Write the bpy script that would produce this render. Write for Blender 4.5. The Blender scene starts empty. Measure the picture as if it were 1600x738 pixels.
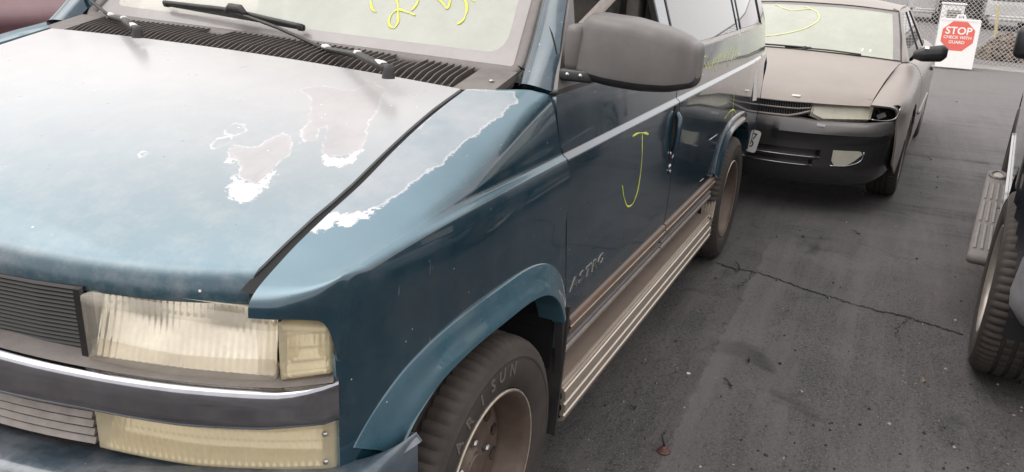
import bpy, bmesh, math, random
import numpy as np
from mathutils import Vector, Matrix
from mathutils.geometry import delaunay_2d_cdt
rnd = random.Random(7)
nrg = np.random.default_rng(5)
SC = bpy.context.scene
COL = SC.collection
R = math.radians

# ------------------------------------------------------------------ camera
CO = np.array([1.461, 1.696, 1.514]); YAW, PITCH, ROLL, FPX = 0.436, 0.337, 0.050, 1229.4
_f = np.array([-math.cos(YAW)*math.cos(PITCH), -math.sin(YAW)*math.cos(PITCH), -math.sin(PITCH)])
_r0 = np.cross(_f, [0, 0, 1.0]); _r0 /= np.linalg.norm(_r0); _u0 = np.cross(_r0, _f)
_r = math.cos(ROLL)*_r0 + math.sin(ROLL)*_u0; _u = -math.sin(ROLL)*_r0 + math.cos(ROLL)*_u0
cam = bpy.data.cameras.new('camera'); camo = bpy.data.objects.new('camera', cam); COL.objects.link(camo)
camo.matrix_world = Matrix(((_r[0], _u[0], -_f[0], CO[0]), (_r[1], _u[1], -_f[1], CO[1]), (_r[2], _u[2], -_f[2], CO[2]), (0, 0, 0, 1)))
cam.sensor_width = 36; cam.lens = FPX/1600*36; cam.clip_start = .05; cam.clip_end = 2000
SC.camera = camo
# ------------------------------------------------------------------ light
W = bpy.data.worlds.new('World'); SC.world = W; W.use_nodes = True
wn = W.node_tree; bg = wn.nodes['Background']
SUN_EL, SUN_ROT = R(60), R(150)
sky = wn.nodes.new('ShaderNodeTexSky'); sky.sky_type = 'NISHITA'; sky.sun_disc = False
sky.sun_elevation = SUN_EL; sky.sun_rotation = SUN_ROT; sky.dust_density = 4; sky.air_density = 1.0; sky.altitude = 0
hs = wn.nodes.new('ShaderNodeHueSaturation'); hs.inputs['Saturation'].default_value = .12
mxw = wn.nodes.new('ShaderNodeMix'); mxw.data_type = 'RGBA'; mxw.inputs[0].default_value = .62
mxw.inputs[7].default_value = (10.1, 9.75, 9.7, 1)      # even pale cloud layer over the clear-sky colour
wn.links.new(sky.outputs[0], hs.inputs['Color']); wn.links.new(hs.outputs[0], mxw.inputs[6])
wn.links.new(mxw.outputs[2], bg.inputs[0]); bg.inputs[1].default_value = .105
sun = bpy.data.lights.new('sun', 'SUN'); suno = bpy.data.objects.new('sun', sun); COL.objects.link(suno)
sun.energy = .5; sun.angle = R(50); sun.color = (1, .96, .9)
# sky rotation: azimuth measured clockwise from +Y
sd = Vector((math.sin(SUN_ROT)*math.cos(SUN_EL), math.cos(SUN_ROT)*math.cos(SUN_EL), math.sin(SUN_EL)))
suno.rotation_euler = sd.to_track_quat('Z', 'Y').to_euler()
SC.view_settings.view_transform = 'Standard'; SC.view_settings.look = 'None'
SC.view_settings.exposure = 0.88; SC.view_settings.gamma = 1
SC.render.engine = 'CYCLES'
SC.cycles.max_bounces = 10; SC.cycles.transparent_max_bounces = 12

# ------------------------------------------------------------------ helpers
def ray(px):
    return (px[0]-800)/FPX*_r - (px[1]-369)/FPX*_u + _f
def at(px, ax, val):                     # where the line of sight through a photo pixel meets a plane of the place
    d = ray(px); t = (val-CO[ax])/d[ax]; return CO+t*d
def hit(px, F, t0=.3, t1=7):             # ... meets a surface F(P) = 0
    d = ray(px); ts = np.linspace(t0, t1, 3000); P = CO+ts[:, None]*d; v = F(P)
    i = np.where(np.sign(v[:-1]) != np.sign(v[1:]))[0]
    if len(i) == 0: return None
    i = i[0]; a = v[i]/(v[i]-v[i+1]); return P[i]+a*(P[i+1]-P[i])

def link(o, parent=None):
    COL.objects.link(o)
    if parent is not None: o.parent = parent
    return o
def tag(o, label=None, cat=None, group=None, kind=None):
    if label: o['label'] = label
    if cat: o['category'] = cat
    if group: o['group'] = group
    if kind: o['kind'] = kind
    return o
def thing(name, label, cat, loc=(0, 0, 0), rz=0, group=None):
    o = bpy.data.objects.new(name, None); o.empty_display_size = .1; COL.objects.link(o)
    o.location = loc; o.rotation_euler = (0, 0, rz); tag(o, label, cat, group); return o
def mk(name, V, F, mat, parent=None, smooth=False, attrs=None, mats=None, fm=None):
    me = bpy.data.meshes.new(name); me.from_pydata([tuple(map(float, v)) for v in V], [], [tuple(map(int, f)) for f in F])
    if mat is not None: me.materials.append(mat)
    if mats:
        for m in mats: me.materials.append(m)
        me.polygons.foreach_set('material_index', fm)
    if smooth: me.polygons.foreach_set('use_smooth', [True]*len(me.polygons))
    if attrs:
        for k, a in attrs.items():
            at_ = me.attributes.new(k, 'FLOAT', 'POINT'); at_.data.foreach_set('value', np.asarray(a, dtype=np.float32))
    me.update(); o = bpy.data.objects.new(name, me); return link(o, parent)
class MB:                                 # several shapes collected into ONE mesh
    def __init__(s): s.V = []; s.F = []
    def add(s, V, F):
        n = len(s.V); s.V += [tuple(v) for v in V]; s.F += [tuple(i+n for i in f) for f in F]; return s
    def box(s, c, d, rot=None):
        x, y, z = d[0]/2, d[1]/2, d[2]/2
        P = [Vector(p) for p in ((-x,-y,-z),(x,-y,-z),(x,y,-z),(-x,y,-z),(-x,-y,z),(x,-y,z),(x,y,z),(-x,y,z))]
        if rot is not None: P = [rot @ p for p in P]
        return s.add([p+Vector(c) for p in P], [(0,3,2,1),(4,5,6,7),(0,1,5,4),(1,2,6,5),(2,3,7,6),(3,0,4,7)])
    def tube(s, pts, r, n=8, cap=True, flat=1.0, upv=None):
        pts = [Vector(p) for p in pts]; rs = r if hasattr(r, '__len__') else [r]*len(pts)
        V = []; prev = None
        for i, p in enumerate(pts):
            t = (pts[min(i+1, len(pts)-1)]-pts[max(i-1, 0)])
            if t.length < 1e-9: t = Vector((0, 0, 1))
            t.normalize()
            a = Vector(upv) if upv is not None else (prev if prev is not None else (Vector((0, 0, 1)) if abs(t.z) < .9 else Vector((1, 0, 0))))
            a = (a-t*a.dot(t)); a.normalize(); b = t.cross(a); prev = a
            for k in range(n):
                q = 2*math.pi*(k+.5)/n; V.append(p+(a*math.cos(q)*flat+b*math.sin(q))*rs[i])
        F = [(i*n+k, i*n+(k+1) % n, (i+1)*n+(k+1) % n, (i+1)*n+k) for i in range(len(pts)-1) for k in range(n)]
        if cap: F += [tuple(reversed(range(n))), tuple(range((len(pts)-1)*n, len(pts)*n))]
        return s.add(V, F)
    def lathe(s, prof, n=32, c=(0, 0, 0), axis='y', a0=0):   # prof: list of (radius, along axis)
        V = []
        for i in range(n):
            q = a0+2*math.pi*i/n
            for (r_, h) in prof:
                x, z = r_*math.cos(q), r_*math.sin(q)
                V.append({'y': (c[0]+x, c[1]+h, c[2]+z), 'z': (c[0]+x, c[1]+z, c[2]+h), 'x': (c[0]+h, c[1]+x, c[2]+z)}[axis])
        m = len(prof)
        F = [(i*m+j, i*m+j+1, ((i+1) % n)*m+j+1, ((i+1) % n)*m+j) for i in range(n) for j in range(m-1)]
        return s.add(V, F)
    def build(s, name, mat, parent=None, smooth=False, bevel=0, seg=2, auto=None):
        o = mk(name, s.V, s.F, mat, parent, smooth)
        if bevel:
            bm = bmesh.new(); bm.from_mesh(o.data); bmesh.ops.remove_doubles(bm, verts=bm.verts, dist=1e-6)
            es = [e for e in bm.edges if len(e.link_faces) == 2 and e.calc_face_angle(0) > .5]
            bmesh.ops.bevel(bm, geom=es, offset=bevel, segments=seg, affect='EDGES', profile=.5)
            bm.to_mesh(o.data); bm.free()
            o.data.polygons.foreach_set('use_smooth', [True]*len(o.data.polygons)); o.data.update()
        if auto:
            o.data.set_sharp_from_angle(angle=auto)
        return o
def interp(t, T, V):
    T = np.asarray(T, float); V = np.asarray(V, float); t = np.atleast_1d(t)
    dt = np.diff(T); sl = (V[1:]-V[:-1])/dt.reshape((-1,)+(1,)*(V.ndim-1))
    m = np.empty_like(V); m[0] = sl[0]; m[-1] = sl[-1]
    if len(T) > 2:
        a = dt[:-1].reshape((-1,)+(1,)*(V.ndim-1)); b = dt[1:].reshape((-1,)+(1,)*(V.ndim-1))
        m[1:-1] = (sl[1:]*a+sl[:-1]*b)/(a+b)
    i = np.clip(np.searchsorted(T, t, 'right')-1, 0, len(T)-2); h = dt[i]; u = (t-T[i])/h
    sh = (-1,)+(1,)*(V.ndim-1); u = u.reshape(sh); h = h.reshape(sh)
    return (2*u**3-3*u**2+1)*V[i]+(u**3-2*u**2+u)*h*m[i]+(-2*u**3+3*u**2)*V[i+1]+(u**3-u**2)*h*m[i+1]
def crv(P, n=8):                          # smooth curve through points
    P = np.asarray(P, float); d = np.linalg.norm(np.diff(P, axis=0), axis=1); T = np.r_[0, np.cumsum(np.maximum(d, 1e-6)**.7)]
    ts = np.concatenate([np.linspace(T[i], T[i+1], n, endpoint=False) for i in range(len(T)-1)]+[[T[-1]]])
    return interp(ts, T, P)
def net(N, nu, nv):                       # smooth surface through a net of points; nu, nv samples per span
    N = np.asarray(N, float)
    du = np.linalg.norm(np.diff(N, axis=0), axis=2).mean(1); Tu = np.r_[0, np.cumsum(np.maximum(du, 1e-4))]
    dv = np.linalg.norm(np.diff(N, axis=1), axis=2).mean(0); Tv = np.r_[0, np.cumsum(np.maximum(dv, 1e-4))]
    tu = np.concatenate([np.linspace(Tu[i], Tu[i+1], nu, endpoint=False) for i in range(len(Tu)-1)]+[[Tu[-1]]])
    tv = np.concatenate([np.linspace(Tv[i], Tv[i+1], nv, endpoint=False) for i in range(len(Tv)-1)]+[[Tv[-1]]])
    A = interp(tu, Tu, N); B = interp(tv, Tv, np.swapaxes(A, 0, 1)); return np.swapaxes(B, 0, 1)
def panel(name, G, mat, parent, center=(-1.6, 0, .7), flange=.018, keep=None, attrs=None, mir=False):
    G = np.array(G, float); nu, nv = G.shape[:2]
    if mir: G[..., 1] *= -1
    du = np.gradient(G, axis=0); dv = np.gradient(G, axis=1); n = np.cross(du, dv); n /= np.linalg.norm(n, axis=2, keepdims=True)+1e-12
    s = np.sign(((G-np.array(center))*n).sum(2).mean()) or 1; n = n*s
    idx = np.arange(nu*nv).reshape(nu, nv); C = (G[:-1, :-1]+G[1:, 1:])/2
    if keep is not None: K = keep(C)
    else: K = np.ones((nu-1, nv-1), bool)
    F = []
    for i, j in zip(*np.where(K)):
        q = (idx[i, j], idx[i+1, j], idx[i+1, j+1], idx[i, j+1]); F.append(q if s > 0 else q[::-1])
    V = G.reshape(-1, 3); at_ = {k: np.asarray(a).reshape(-1) for k, a in (attrs or {}).items()}
    NV = n.reshape(-1, 3)
    if flange:
        cnt = {}
        for f in F:
            for a, b in zip(f, f[1:]+f[:1]):
                cnt[(min(a, b), max(a, b))] = None if (min(a, b), max(a, b)) in cnt else (a, b)
        E = [e for e in cnt.values() if e]
        top, bot, V2 = {}, {}, []; base = len(V)
        for a, b in E:
            for w in (a, b):
                if w not in top:
                    top[w] = base+len(V2); V2.append(V[w]); bot[w] = base+len(V2); V2.append(V[w]-NV[w]*flange)
            F.append((top[b], top[a], bot[a], bot[b]))
        if V2:
            V = np.vstack([V, V2])
            for k in at_: at_[k] = np.r_[at_[k], np.full(len(V2), 1.0)]
    used = np.unique(np.array([i for f in F for i in f])); mp = -np.ones(len(V), int); mp[used] = np.arange(len(used))
    return mk(name, V[used], [tuple(mp[i] for i in f) for f in F], mat, parent, True, {k: a[used] for k, a in at_.items()})
def ruled(fx0, fx1, zs, nx, Y):           # grid between two x-limits per height, y from Y(x, z)
    G = np.empty((len(zs), nx, 3))
    for i, z in enumerate(zs):
        xs = np.linspace(fx0(z), fx1(z), nx); G[i, :, 0] = xs; G[i, :, 2] = z; G[i, :, 1] = [Y(x, z) for x in xs]
    return G
def sdf(poly, P):                         # signed distance (inside negative) of 2-D points to a polygon
    poly = np.asarray(poly, float); P = np.asarray(P, float); d = np.full(len(P), 1e9); ins = np.zeros(len(P), bool)
    for a, b in zip(poly, np.roll(poly, -1, 0)):
        e = b-a; w = P-a; t = np.clip((w@e)/(e@e+1e-12), 0, 1); d = np.minimum(d, np.linalg.norm(w-t[:, None]*e, axis=1))
        c = ((a[1] > P[:, 1]) != (b[1] > P[:, 1])) & (P[:, 0] < (b[0]-a[0])*(P[:, 1]-a[1])/(b[1]-a[1]+1e-12)+a[0]); ins ^= c
    return np.where(ins, -d, d)
def fill(outer, holes=(), sp=None):       # triangulated flat shape with holes; returns 2-D verts and faces
    loops = [list(map(tuple, outer))]+[list(map(tuple, h)) for h in holes]; v = []; e = []
    for l in loops:
        n = len(v); v += l; e += [(n+i, n+(i+1) % len(l)) for i in range(len(l))]
    if sp:
        o = np.array(outer); xs = np.arange(o[:, 0].min()+sp/2, o[:, 0].max(), sp); ys = np.arange(o[:, 1].min()+sp/2, o[:, 1].max(), sp)
        g = np.array([(x, y) for x in xs for y in ys]); ok = sdf(outer, g) < -sp*.35
        for h in holes: ok &= sdf(h, g) > sp*.35
        v += [tuple(p) for p in g[ok]]
    r_ = delaunay_2d_cdt([Vector(p) for p in v], e, [], 0, 1e-6)
    V = [tuple(p) for p in r_[0]]; F = [tuple(f) for f in r_[2]]
    c = np.array([np.mean([V[i] for i in f], axis=0) for f in F]); ok = sdf(outer, c) < 0
    for h in holes: ok &= sdf(h, c) > 0
    return V, [f for f, k in zip(F, ok) if k]
def text_mesh(s, size=1.0, bold=0.0):     # lettering as a flat mesh, centred
    cu = bpy.data.curves.new('t', 'FONT'); cu.body = s; cu.size = size; cu.offset = bold; cu.align_x = 'CENTER'; cu.align_y = 'CENTER'; cu.resolution_u = 3
    o = bpy.data.objects.new('t', cu); COL.objects.link(o); dg = bpy.context.evaluated_depsgraph_get()
    me = bpy.data.meshes.new_from_object(o.evaluated_get(dg)); V = [tuple(v.co) for v in me.vertices]; F = [tuple(p.vertices) for p in me.polygons]
    bpy.data.objects.remove(o); bpy.data.curves.remove(cu); bpy.data.meshes.remove(me); return V, F
def extr(V, F, h):                        # give a flat shape in x-y a thickness h
    n = len(V); V2 = [(x, y, 0) for x, y, *_ in V]+[(x, y, h) for x, y, *_ in V]; F2 = [tuple(i+n for i in f) for f in F]+[tuple(reversed(f)) for f in F]
    cnt = {}
    for f in F:
        for a, b in zip(f, f[1:]+f[:1]):
            k = (min(a, b), max(a, b)); cnt[k] = None if k in cnt else (a, b)
    F2 += [(a, b, b+n, a+n) for e in cnt.values() if e for a, b in [e]]
    return V2, F2

# ------------------------------------------------------------------ materials
MATS = {}
def nodes(name):
    m = bpy.data.materials.new(name); m.use_nodes = True; MATS[name] = m; nt = m.node_tree; return m, nt, nt.nodes['Principled BSDF']
def N(nt, t, **kw):
    n = nt.nodes.new(t)
    for k, v in kw.items():
        if k in n.inputs: n.inputs[k].default_value = v
        else: setattr(n, k, v)
    return n
def noise(nt, scale, detail=4, rough=.6, coord='Object', dist=0):
    tc = N(nt, 'ShaderNodeTexCoord'); t = N(nt, 'ShaderNodeTexNoise'); t.inputs['Scale'].default_value = scale; t.inputs['Detail'].default_value = detail
    t.inputs['Roughness'].default_value = rough; t.inputs['Distortion'].default_value = dist; nt.links.new(tc.outputs[coord], t.inputs['Vector']); return t.outputs['Fac']
def ramp(nt, fac, stops):
    r_ = N(nt, 'ShaderNodeValToRGB'); el = r_.color_ramp.elements
    while len(el) < len(stops): el.new(.5)
    for e, (p, c) in zip(el, stops): e.position = p; e.color = (*c, 1) if hasattr(c, '__len__') else (c, c, c, 1)
    nt.links.new(fac, r_.inputs[0]); return r_.outputs[0]
def mix(nt, fac, a, b):
    m = N(nt, 'ShaderNodeMix', data_type='RGBA')
    for s, v in ((0, fac), (6, a), (7, b)):
        if hasattr(v, 'node'): nt.links.new(v, m.inputs[s])
        else: m.inputs[s].default_value = (*v, 1) if hasattr(v, '__len__') else v
    return m.outputs[2]
def mth(nt, op, a, b=None, c=None):
    m = N(nt, 'ShaderNodeMath', operation=op)
    for i, v in enumerate((a, b, c)):
        if v is None: continue
        if hasattr(v, 'node'): nt.links.new(v, m.inputs[i])
        else: m.inputs[i].default_value = v
    return m.outputs[0]
def bump(nt, bs, h, strength=.2, dist=.01):
    b = N(nt, 'ShaderNodeBump'); b.inputs['Strength'].default_value = strength; b.inputs['Distance'].default_value = dist
    nt.links.new(h, b.inputs['Height']); nt.links.new(b.outputs[0], bs.inputs['Normal']); return b
def up(nt):                               # how far a surface faces up: where dust settles
    g = N(nt, 'ShaderNodeNewGeometry'); s = N(nt, 'ShaderNodeSeparateXYZ'); nt.links.new(g.outputs['True Normal'], s.inputs[0]); return s.outputs[2]
def pos(nt, i):
    tc = N(nt, 'ShaderNodeTexCoord'); s = N(nt, 'ShaderNodeSeparateXYZ'); nt.links.new(tc.outputs['Object'], s.inputs[0]); return s.outputs[i]
def simple(name, col, rough=.6, metal=0, var=.25, scale=30, dust=None, dustamt=0, bmp=0, spec=.5, coat=0, bscale=None):
    m, nt, b = nodes(name); f = noise(nt, scale, 5, .65)
    lo = tuple(c*(1-var) for c in col); hi = tuple(min(1, c*(1+var)) for c in col)
    c = ramp(nt, f, [(.3, lo), (.7, hi)])
    if dust:
        f2 = noise(nt, scale*.35, 6, .7); u = mth(nt, 'MULTIPLY_ADD', up(nt), .45, .35); g = mth(nt, 'MULTIPLY', ramp(nt, f2, [(.3, 0), (.75, 1)]), u)
        c = mix(nt, mth(nt, 'MULTIPLY', g, dustamt*2), c, dust)
    nt.links.new(c, b.inputs['Base Color'])
    nt.links.new(mth(nt, 'MULTIPLY_ADD', f, .3*rough, rough*.85), b.inputs['Roughness'])
    b.inputs['Metallic'].default_value = metal; b.inputs['Specular IOR Level'].default_value = spec; b.inputs['Coat Weight'].default_value = coat
    if bmp: bump(nt, b, noise(nt, bscale or scale*4, 4, .6), bmp, .004)
    return m
def paint(name, base, rough=.22, dust=(.3, .27, .24), dustamt=.12, metal=.25, low=None, scratch=True):
    m, nt, b = nodes(name); f = noise(nt, 3.0, 6, .6)
    c = ramp(nt, f, [(.3, tuple(x*.86 for x in base)), (.7, tuple(x*1.14 for x in base))])
    d = noise(nt, 9, 8, .72); k = mth(nt, 'MULTIPLY', ramp(nt, d, [(.42, 0), (.8, 1)]), mth(nt, 'MULTIPLY_ADD', up(nt), .6, .4))
    c = mix(nt, mth(nt, 'MULTIPLY', k, dustamt*2), c, dust)
    if low:                               # road dirt below a height
        z0, z1, amt = low; mr = N(nt, 'ShaderNodeMapRange'); mr.inputs[1].default_value = z1; mr.inputs[2].default_value = z0; nt.links.new(pos(nt, 2), mr.inputs[0])
        c = mix(nt, mth(nt, 'MULTIPLY', mth(nt, 'MULTIPLY', mr.outputs[0], amt), ramp(nt, noise(nt, 6, 6, .7), [(.25, .35), (.7, 1)])), c, (.13, .095, .07))
    if scratch:                           # a few fine streaks and stone chips
        tc = N(nt, 'ShaderNodeTexCoord'); mp = N(nt, 'ShaderNodeMapping'); mp.inputs['Scale'].default_value = (90, 90, 4.5); nt.links.new(tc.outputs['Object'], mp.inputs[0])
        t = N(nt, 'ShaderNodeTexNoise'); t.inputs['Scale'].default_value = 1; t.inputs['Detail'].default_value = 2; nt.links.new(mp.outputs[0], t.inputs['Vector'])
        c = mix(nt, mth(nt, 'MULTIPLY', ramp(nt, t.outputs['Fac'], [(.735, 0), (.76, 1)]), .35), c, (.35, .38, .38))
        v = N(nt, 'ShaderNodeTexVoronoi'); v.inputs['Scale'].default_value = 38; tc2 = N(nt, 'ShaderNodeTexCoord'); nt.links.new(tc2.outputs['Object'], v.inputs['Vector'])
        c = mix(nt, ramp(nt, v.outputs['Distance'], [(.05, .8), (.075, 0)]), c, mix(nt, ramp(nt, noise(nt, 11, 2), [(.56, 0), (.6, 1)]), c, (.55, .55, .55)))
    tcs = N(nt, 'ShaderNodeTexCoord'); mps = N(nt, 'ShaderNodeMapping'); mps.inputs['Scale'].default_value = (16, 16, 1.1); nt.links.new(tcs.outputs['Object'], mps.inputs[0])
    ts_ = N(nt, 'ShaderNodeTexNoise'); ts_.inputs['Scale'].default_value = 1; ts_.inputs['Detail'].default_value = 6; ts_.inputs['Roughness'].default_value = .65; nt.links.new(mps.outputs[0], ts_.inputs['Vector'])
    stk = mth(nt, 'MULTIPLY', ramp(nt, ts_.outputs['Fac'], [(.48, 0), (.72, 1)]), ramp(nt, noise(nt, 2.2, 3), [(.35, 0), (.65, 1)])); c = mix(nt, mth(nt, 'MULTIPLY', stk, .05), c, dust)   # dried rain streaks
    nt.links.new(c, b.inputs['Base Color']); b.inputs['Metallic'].default_value = metal
    nt.links.new(mth(nt, 'MULTIPLY_ADD', d, rough*1.2, rough*.4), b.inputs['Roughness'])
    b.inputs['Coat Weight'].default_value = 1; nt.links.new(mth(nt, 'ADD', mth(nt, 'MULTIPLY', stk, .08), mth(nt, 'MULTIPLY_ADD', k, .14, .022)), b.inputs['Coat Roughness'])
    bump(nt, b, noise(nt, 5, 2), .018, .02)
    return m
def peel(name, base, faded, rough=.3, fade_mid=(.45, .75)):
    """sun-faded paint with sky glare painted in as a whiter tone: attribute core < 0 bare primer, edge < 0 white undercoat, sunk with chipped borders"""
    m, nt, b = nodes(name)
    a1 = N(nt, 'ShaderNodeAttribute', attribute_name='core').outputs['Fac']; a2 = N(nt, 'ShaderNodeAttribute', attribute_name='edge').outputs['Fac']
    n1 = noise(nt, 130, 5, .75); w = mth(nt, 'MULTIPLY_ADD', n1, .016, -.008)
    n3 = noise(nt, 26, 4, .6); w = mth(nt, 'ADD', w, mth(nt, 'MULTIPLY_ADD', n3, .03, -.015))
    c1 = mth(nt, 'ADD', a1, w); c2 = mth(nt, 'ADD', mth(nt, 'ADD', a2, w), mth(nt, 'MULTIPLY_ADD', noise(nt, 75, 5, .7), .05, -.021))
    f = noise(nt, 2.6, 6, .65); fd = N(nt, 'ShaderNodeAttribute', attribute_name='fade_glare').outputs['Fac']
    fad = ramp(nt, fd, [(.5, (.145, .25, .305)), (.78, (.31, .35, .37)), (1, faded)]); c = mix(nt, mth(nt, 'MULTIPLY', ramp(nt, fd, [(.0, 0), (.5, 1)]), ramp(nt, f, [(.2, .75), (.8, 1)])), base, fad)  # palest stops carry painted sky glare on top of the faded colour
    c = mix(nt, mth(nt, 'MULTIPLY', ramp(nt, noise(nt, 14, 8, .75), [(.45, 0), (.75, 1)]), .22), c, (.55, .52, .5))   # dust film
    prim = ramp(nt, noise(nt, 9, 6, .7), [(.3, (.33, .31, .315)), (.7, (.43, .40, .405))])
    c = mix(nt, mth(nt, 'MULTIPLY', ramp(nt, mth(nt, 'ABSOLUTE', c1), [(.0008, 1), (.0018, 0)]), ramp(nt, noise(nt, 30, 3), [(.40, .1), (.58, 1)])), c, (.66, .65, .65))
    c = mix(nt, mth(nt, 'MULTIPLY', ramp(nt, mth(nt, 'ABSOLUTE', mth(nt, 'ADD', c1, .006)), [(.0006, .5), (.0016, 0)]), ramp(nt, noise(nt, 21, 3), [(.48, 0), (.6, 1)])), c, (.6, .59, .59))
    c = mix(nt, ramp(nt, c2, [(0, 1), (.0006, 0)]), c, (.60, .595, .60))
    ins = ramp(nt, mth(nt, 'ADD', c1, .0012), [(0, 1), (.0008, 0)]); pk = N(nt, 'ShaderNodeAttribute', attribute_name='bare').outputs['Fac']
    c = mix(nt, mth(nt, 'MULTIPLY', ins, pk), c, prim)
    v = N(nt, 'ShaderNodeTexVoronoi'); v.inputs['Scale'].default_value = 26; tc = N(nt, 'ShaderNodeTexCoord'); nt.links.new(tc.outputs['Object'], v.inputs['Vector'])
    fl = mth(nt, 'MULTIPLY', ramp(nt, mth(nt, 'ADD', v.outputs['Distance'], mth(nt, 'MULTIPLY', n1, .05)), [(.075, 1), (.1, 0)]), mth(nt, 'MAXIMUM', ramp(nt, noise(nt, 5, 3), [(.54, 0), (.6, 1)]), ramp(nt, a1, [(.015, .9), (.06, 0)])))
    c = mix(nt, fl, c, (.72, .7, .7))
    nt.links.new(c, b.inputs['Base Color'])
    nt.links.new(mth(nt, 'ADD', mth(nt, 'MULTIPLY', ins, .12), mth(nt, 'MULTIPLY_ADD', noise(nt, 12, 6, .7), .16, rough-.08)), b.inputs['Roughness'])
    b.inputs['Specular IOR Level'].default_value = .5; b.inputs['Coat Weight'].default_value = .75; b.inputs['Coat Roughness'].default_value = .27; b.inputs['Metallic'].default_value = .1
    b.inputs['Sheen Weight'].default_value = .8; b.inputs['Sheen Roughness'].default_value = .35; b.inputs['Sheen Tint'].default_value = (.95, .9, .88, 1)
    bb = bump(nt, b, mth(nt, 'ADD', mth(nt, 'MULTIPLY', ins, -.6), mth(nt, 'MULTIPLY', noise(nt, 4, 2), 1.2)), .12, .004)
    return m
def glass(name, tint=(.8, .85, .82), dustc=(.7, .72, .66), dust=.2, var=.15, rough=.02, ior=1.5, gain=1.2):
    m, nt, b = nodes(name); nt.nodes.remove(b); out = nt.nodes['Material Output']
    tr = N(nt, 'ShaderNodeBsdfTransparent'); tr.inputs[0].default_value = (*tint, 1); gl = N(nt, 'ShaderNodeBsdfGlossy'); gl.inputs['Roughness'].default_value = rough
    fr = N(nt, 'ShaderNodeFresnel'); fr.inputs[0].default_value = ior
    m1 = N(nt, 'ShaderNodeMixShader'); nt.links.new(mth(nt, 'MULTIPLY', fr.outputs[0], gain), m1.inputs[0]); nt.links.new(tr.outputs[0], m1.inputs[1]); nt.links.new(gl.outputs[0], m1.inputs[2])
    df = N(nt, 'ShaderNodeBsdfDiffuse'); df.inputs[0].default_value = (*dustc, 1)
    m2 = N(nt, 'ShaderNodeMixShader'); f = noise(nt, 5, 8, .7); nt.links.new(mth(nt, 'MULTIPLY_ADD', f, var*2, dust-var), m2.inputs[0])
    nt.links.new(m1.outputs[0], m2.inputs[1]); nt.links.new(df.outputs[0], m2.inputs[2]); nt.links.new(m2.outputs[0], out.inputs[0]); return m
def lens(name, col, clear=.4, tint=None):
    m, nt, b = nodes(name); out = nt.nodes['Material Output']
    b.inputs['Roughness'].default_value = .2; b.inputs['Coat Weight'].default_value = .5; b.inputs['Coat Roughness'].default_value = .08
    c = ramp(nt, noise(nt, 14, 5, .7), [(.3, tuple(x*.9 for x in col)), (.7, col)]); nt.links.new(c, b.inputs['Base Color'])
    tr = N(nt, 'ShaderNodeBsdfTransparent'); tr.inputs[0].default_value = (*(tint or col), 1)
    mm = N(nt, 'ShaderNodeMixShader'); nt.links.new(mth(nt, 'MULTIPLY_ADD', noise(nt, 10, 6, .7), .24, clear-.12), mm.inputs[0]); nt.links.new(b.outputs[0], mm.inputs[1]); nt.links.new(tr.outputs[0], mm.inputs[2])
    nt.links.new(mm.outputs[0], out.inputs[0]); return m

M = {}
M['teal'] = paint('teal_paint', (.007, .037, .060), low=(.38, .62, .55))
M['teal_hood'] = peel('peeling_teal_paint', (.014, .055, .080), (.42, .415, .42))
M['flare'] = paint('flare_paint', (.045, .115, .155), rough=.3, dustamt=.1, metal=.1, scratch=True)
M['bumper'] = paint('bumper_paint', (.05, .075, .10), rough=.4, dust=(.36, .36, .37), dustamt=.35, metal=.1)
M['black_plastic'] = simple('black_plastic', (.022, .021, .021), .5, var=.3, dust=(.25, .23, .21), dustamt=.12, bmp=.05)
M['mirror_plastic'] = simple('faded_plastic', (.098, .090, .087), .42, var=.12, scale=14, dust=(.3, .27, .25), dustamt=.25, bmp=.04, bscale=220)
M['mirror_dark'] = simple('dark_plastic', (.018, .018, .02), .42, var=.3, scale=40, dust=(.3, .27, .25), dustamt=.06)
M['grey_trim'] = simple('grey_rubber_trim', (.15, .135, .128), .65, var=.18, scale=25, dust=(.3, .26, .24), dustamt=.2, bmp=.08)
M['cowl'] = simple('cowl_plastic', (.13, .115, .107), .6, var=.25, scale=22, dust=(.28, .25, .23), dustamt=.3, bmp=.06)
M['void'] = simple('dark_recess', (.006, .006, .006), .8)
M['chrome'] = simple('worn_chrome', (.37, .37, .40), .12, metal=1, var=.12, scale=18, dust=(.33, .29, .26), dustamt=.05)
M['steel'] = simple('bare_steel', (.45, .44, .43), .35, metal=1, var=.2)
M['rubber'] = simple('tyre_rubber', (.034, .029, .026), .75, var=.3, scale=18, dust=(.15, .115, .09), dustamt=.3, bmp=.15, bscale=150)
M['tyre_mark'] = simple('tyre_lettering', (.125, .105, .088), .8, var=.2)
M['rim'] = simple('rusty_wheel_paint', (.105, .076, .060), .5, metal=.25, var=.3, scale=16, dust=(.2, .15, .115), dustamt=.35, bmp=.06)
M['rim_lip'] = simple('worn_rim_lip', (.5, .43, .36), .4, metal=.5, var=.25)
M['alloy'] = simple('dull_alloy', (.42, .38, .34), .42, metal=.6, var=.2, scale=12, dust=(.3, .24, .19), dustamt=.3)
M['tread'] = simple('dusty_step', (.17, .13, .105), .75, var=.10, scale=7, bmp=.15, bscale=160)
M['ribs'] = simple('worn_ribbed_step', (.60, .52, .44), .34, metal=.7, var=.05, scale=9)
M['side_trim'] = simple('dirty_side_trim', (.17, .122, .093), .45, var=.15, scale=5, metal=.1)
M['trim_chrome'] = simple('tarnished_trim', (.5, .40, .32), .3, metal=.8, var=.2)
M['yellow_mark'] = simple('yellow_paint_marker', (.72, .78, .10), .5, var=.12)
M['white_tape'] = simple('white_sticker', (.78, .77, .75), .5, var=.06)
M['glass_ws'] = glass('dusty_windscreen', (.86, .92, .85), (.88, .90, .80), .41, .11)
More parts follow.
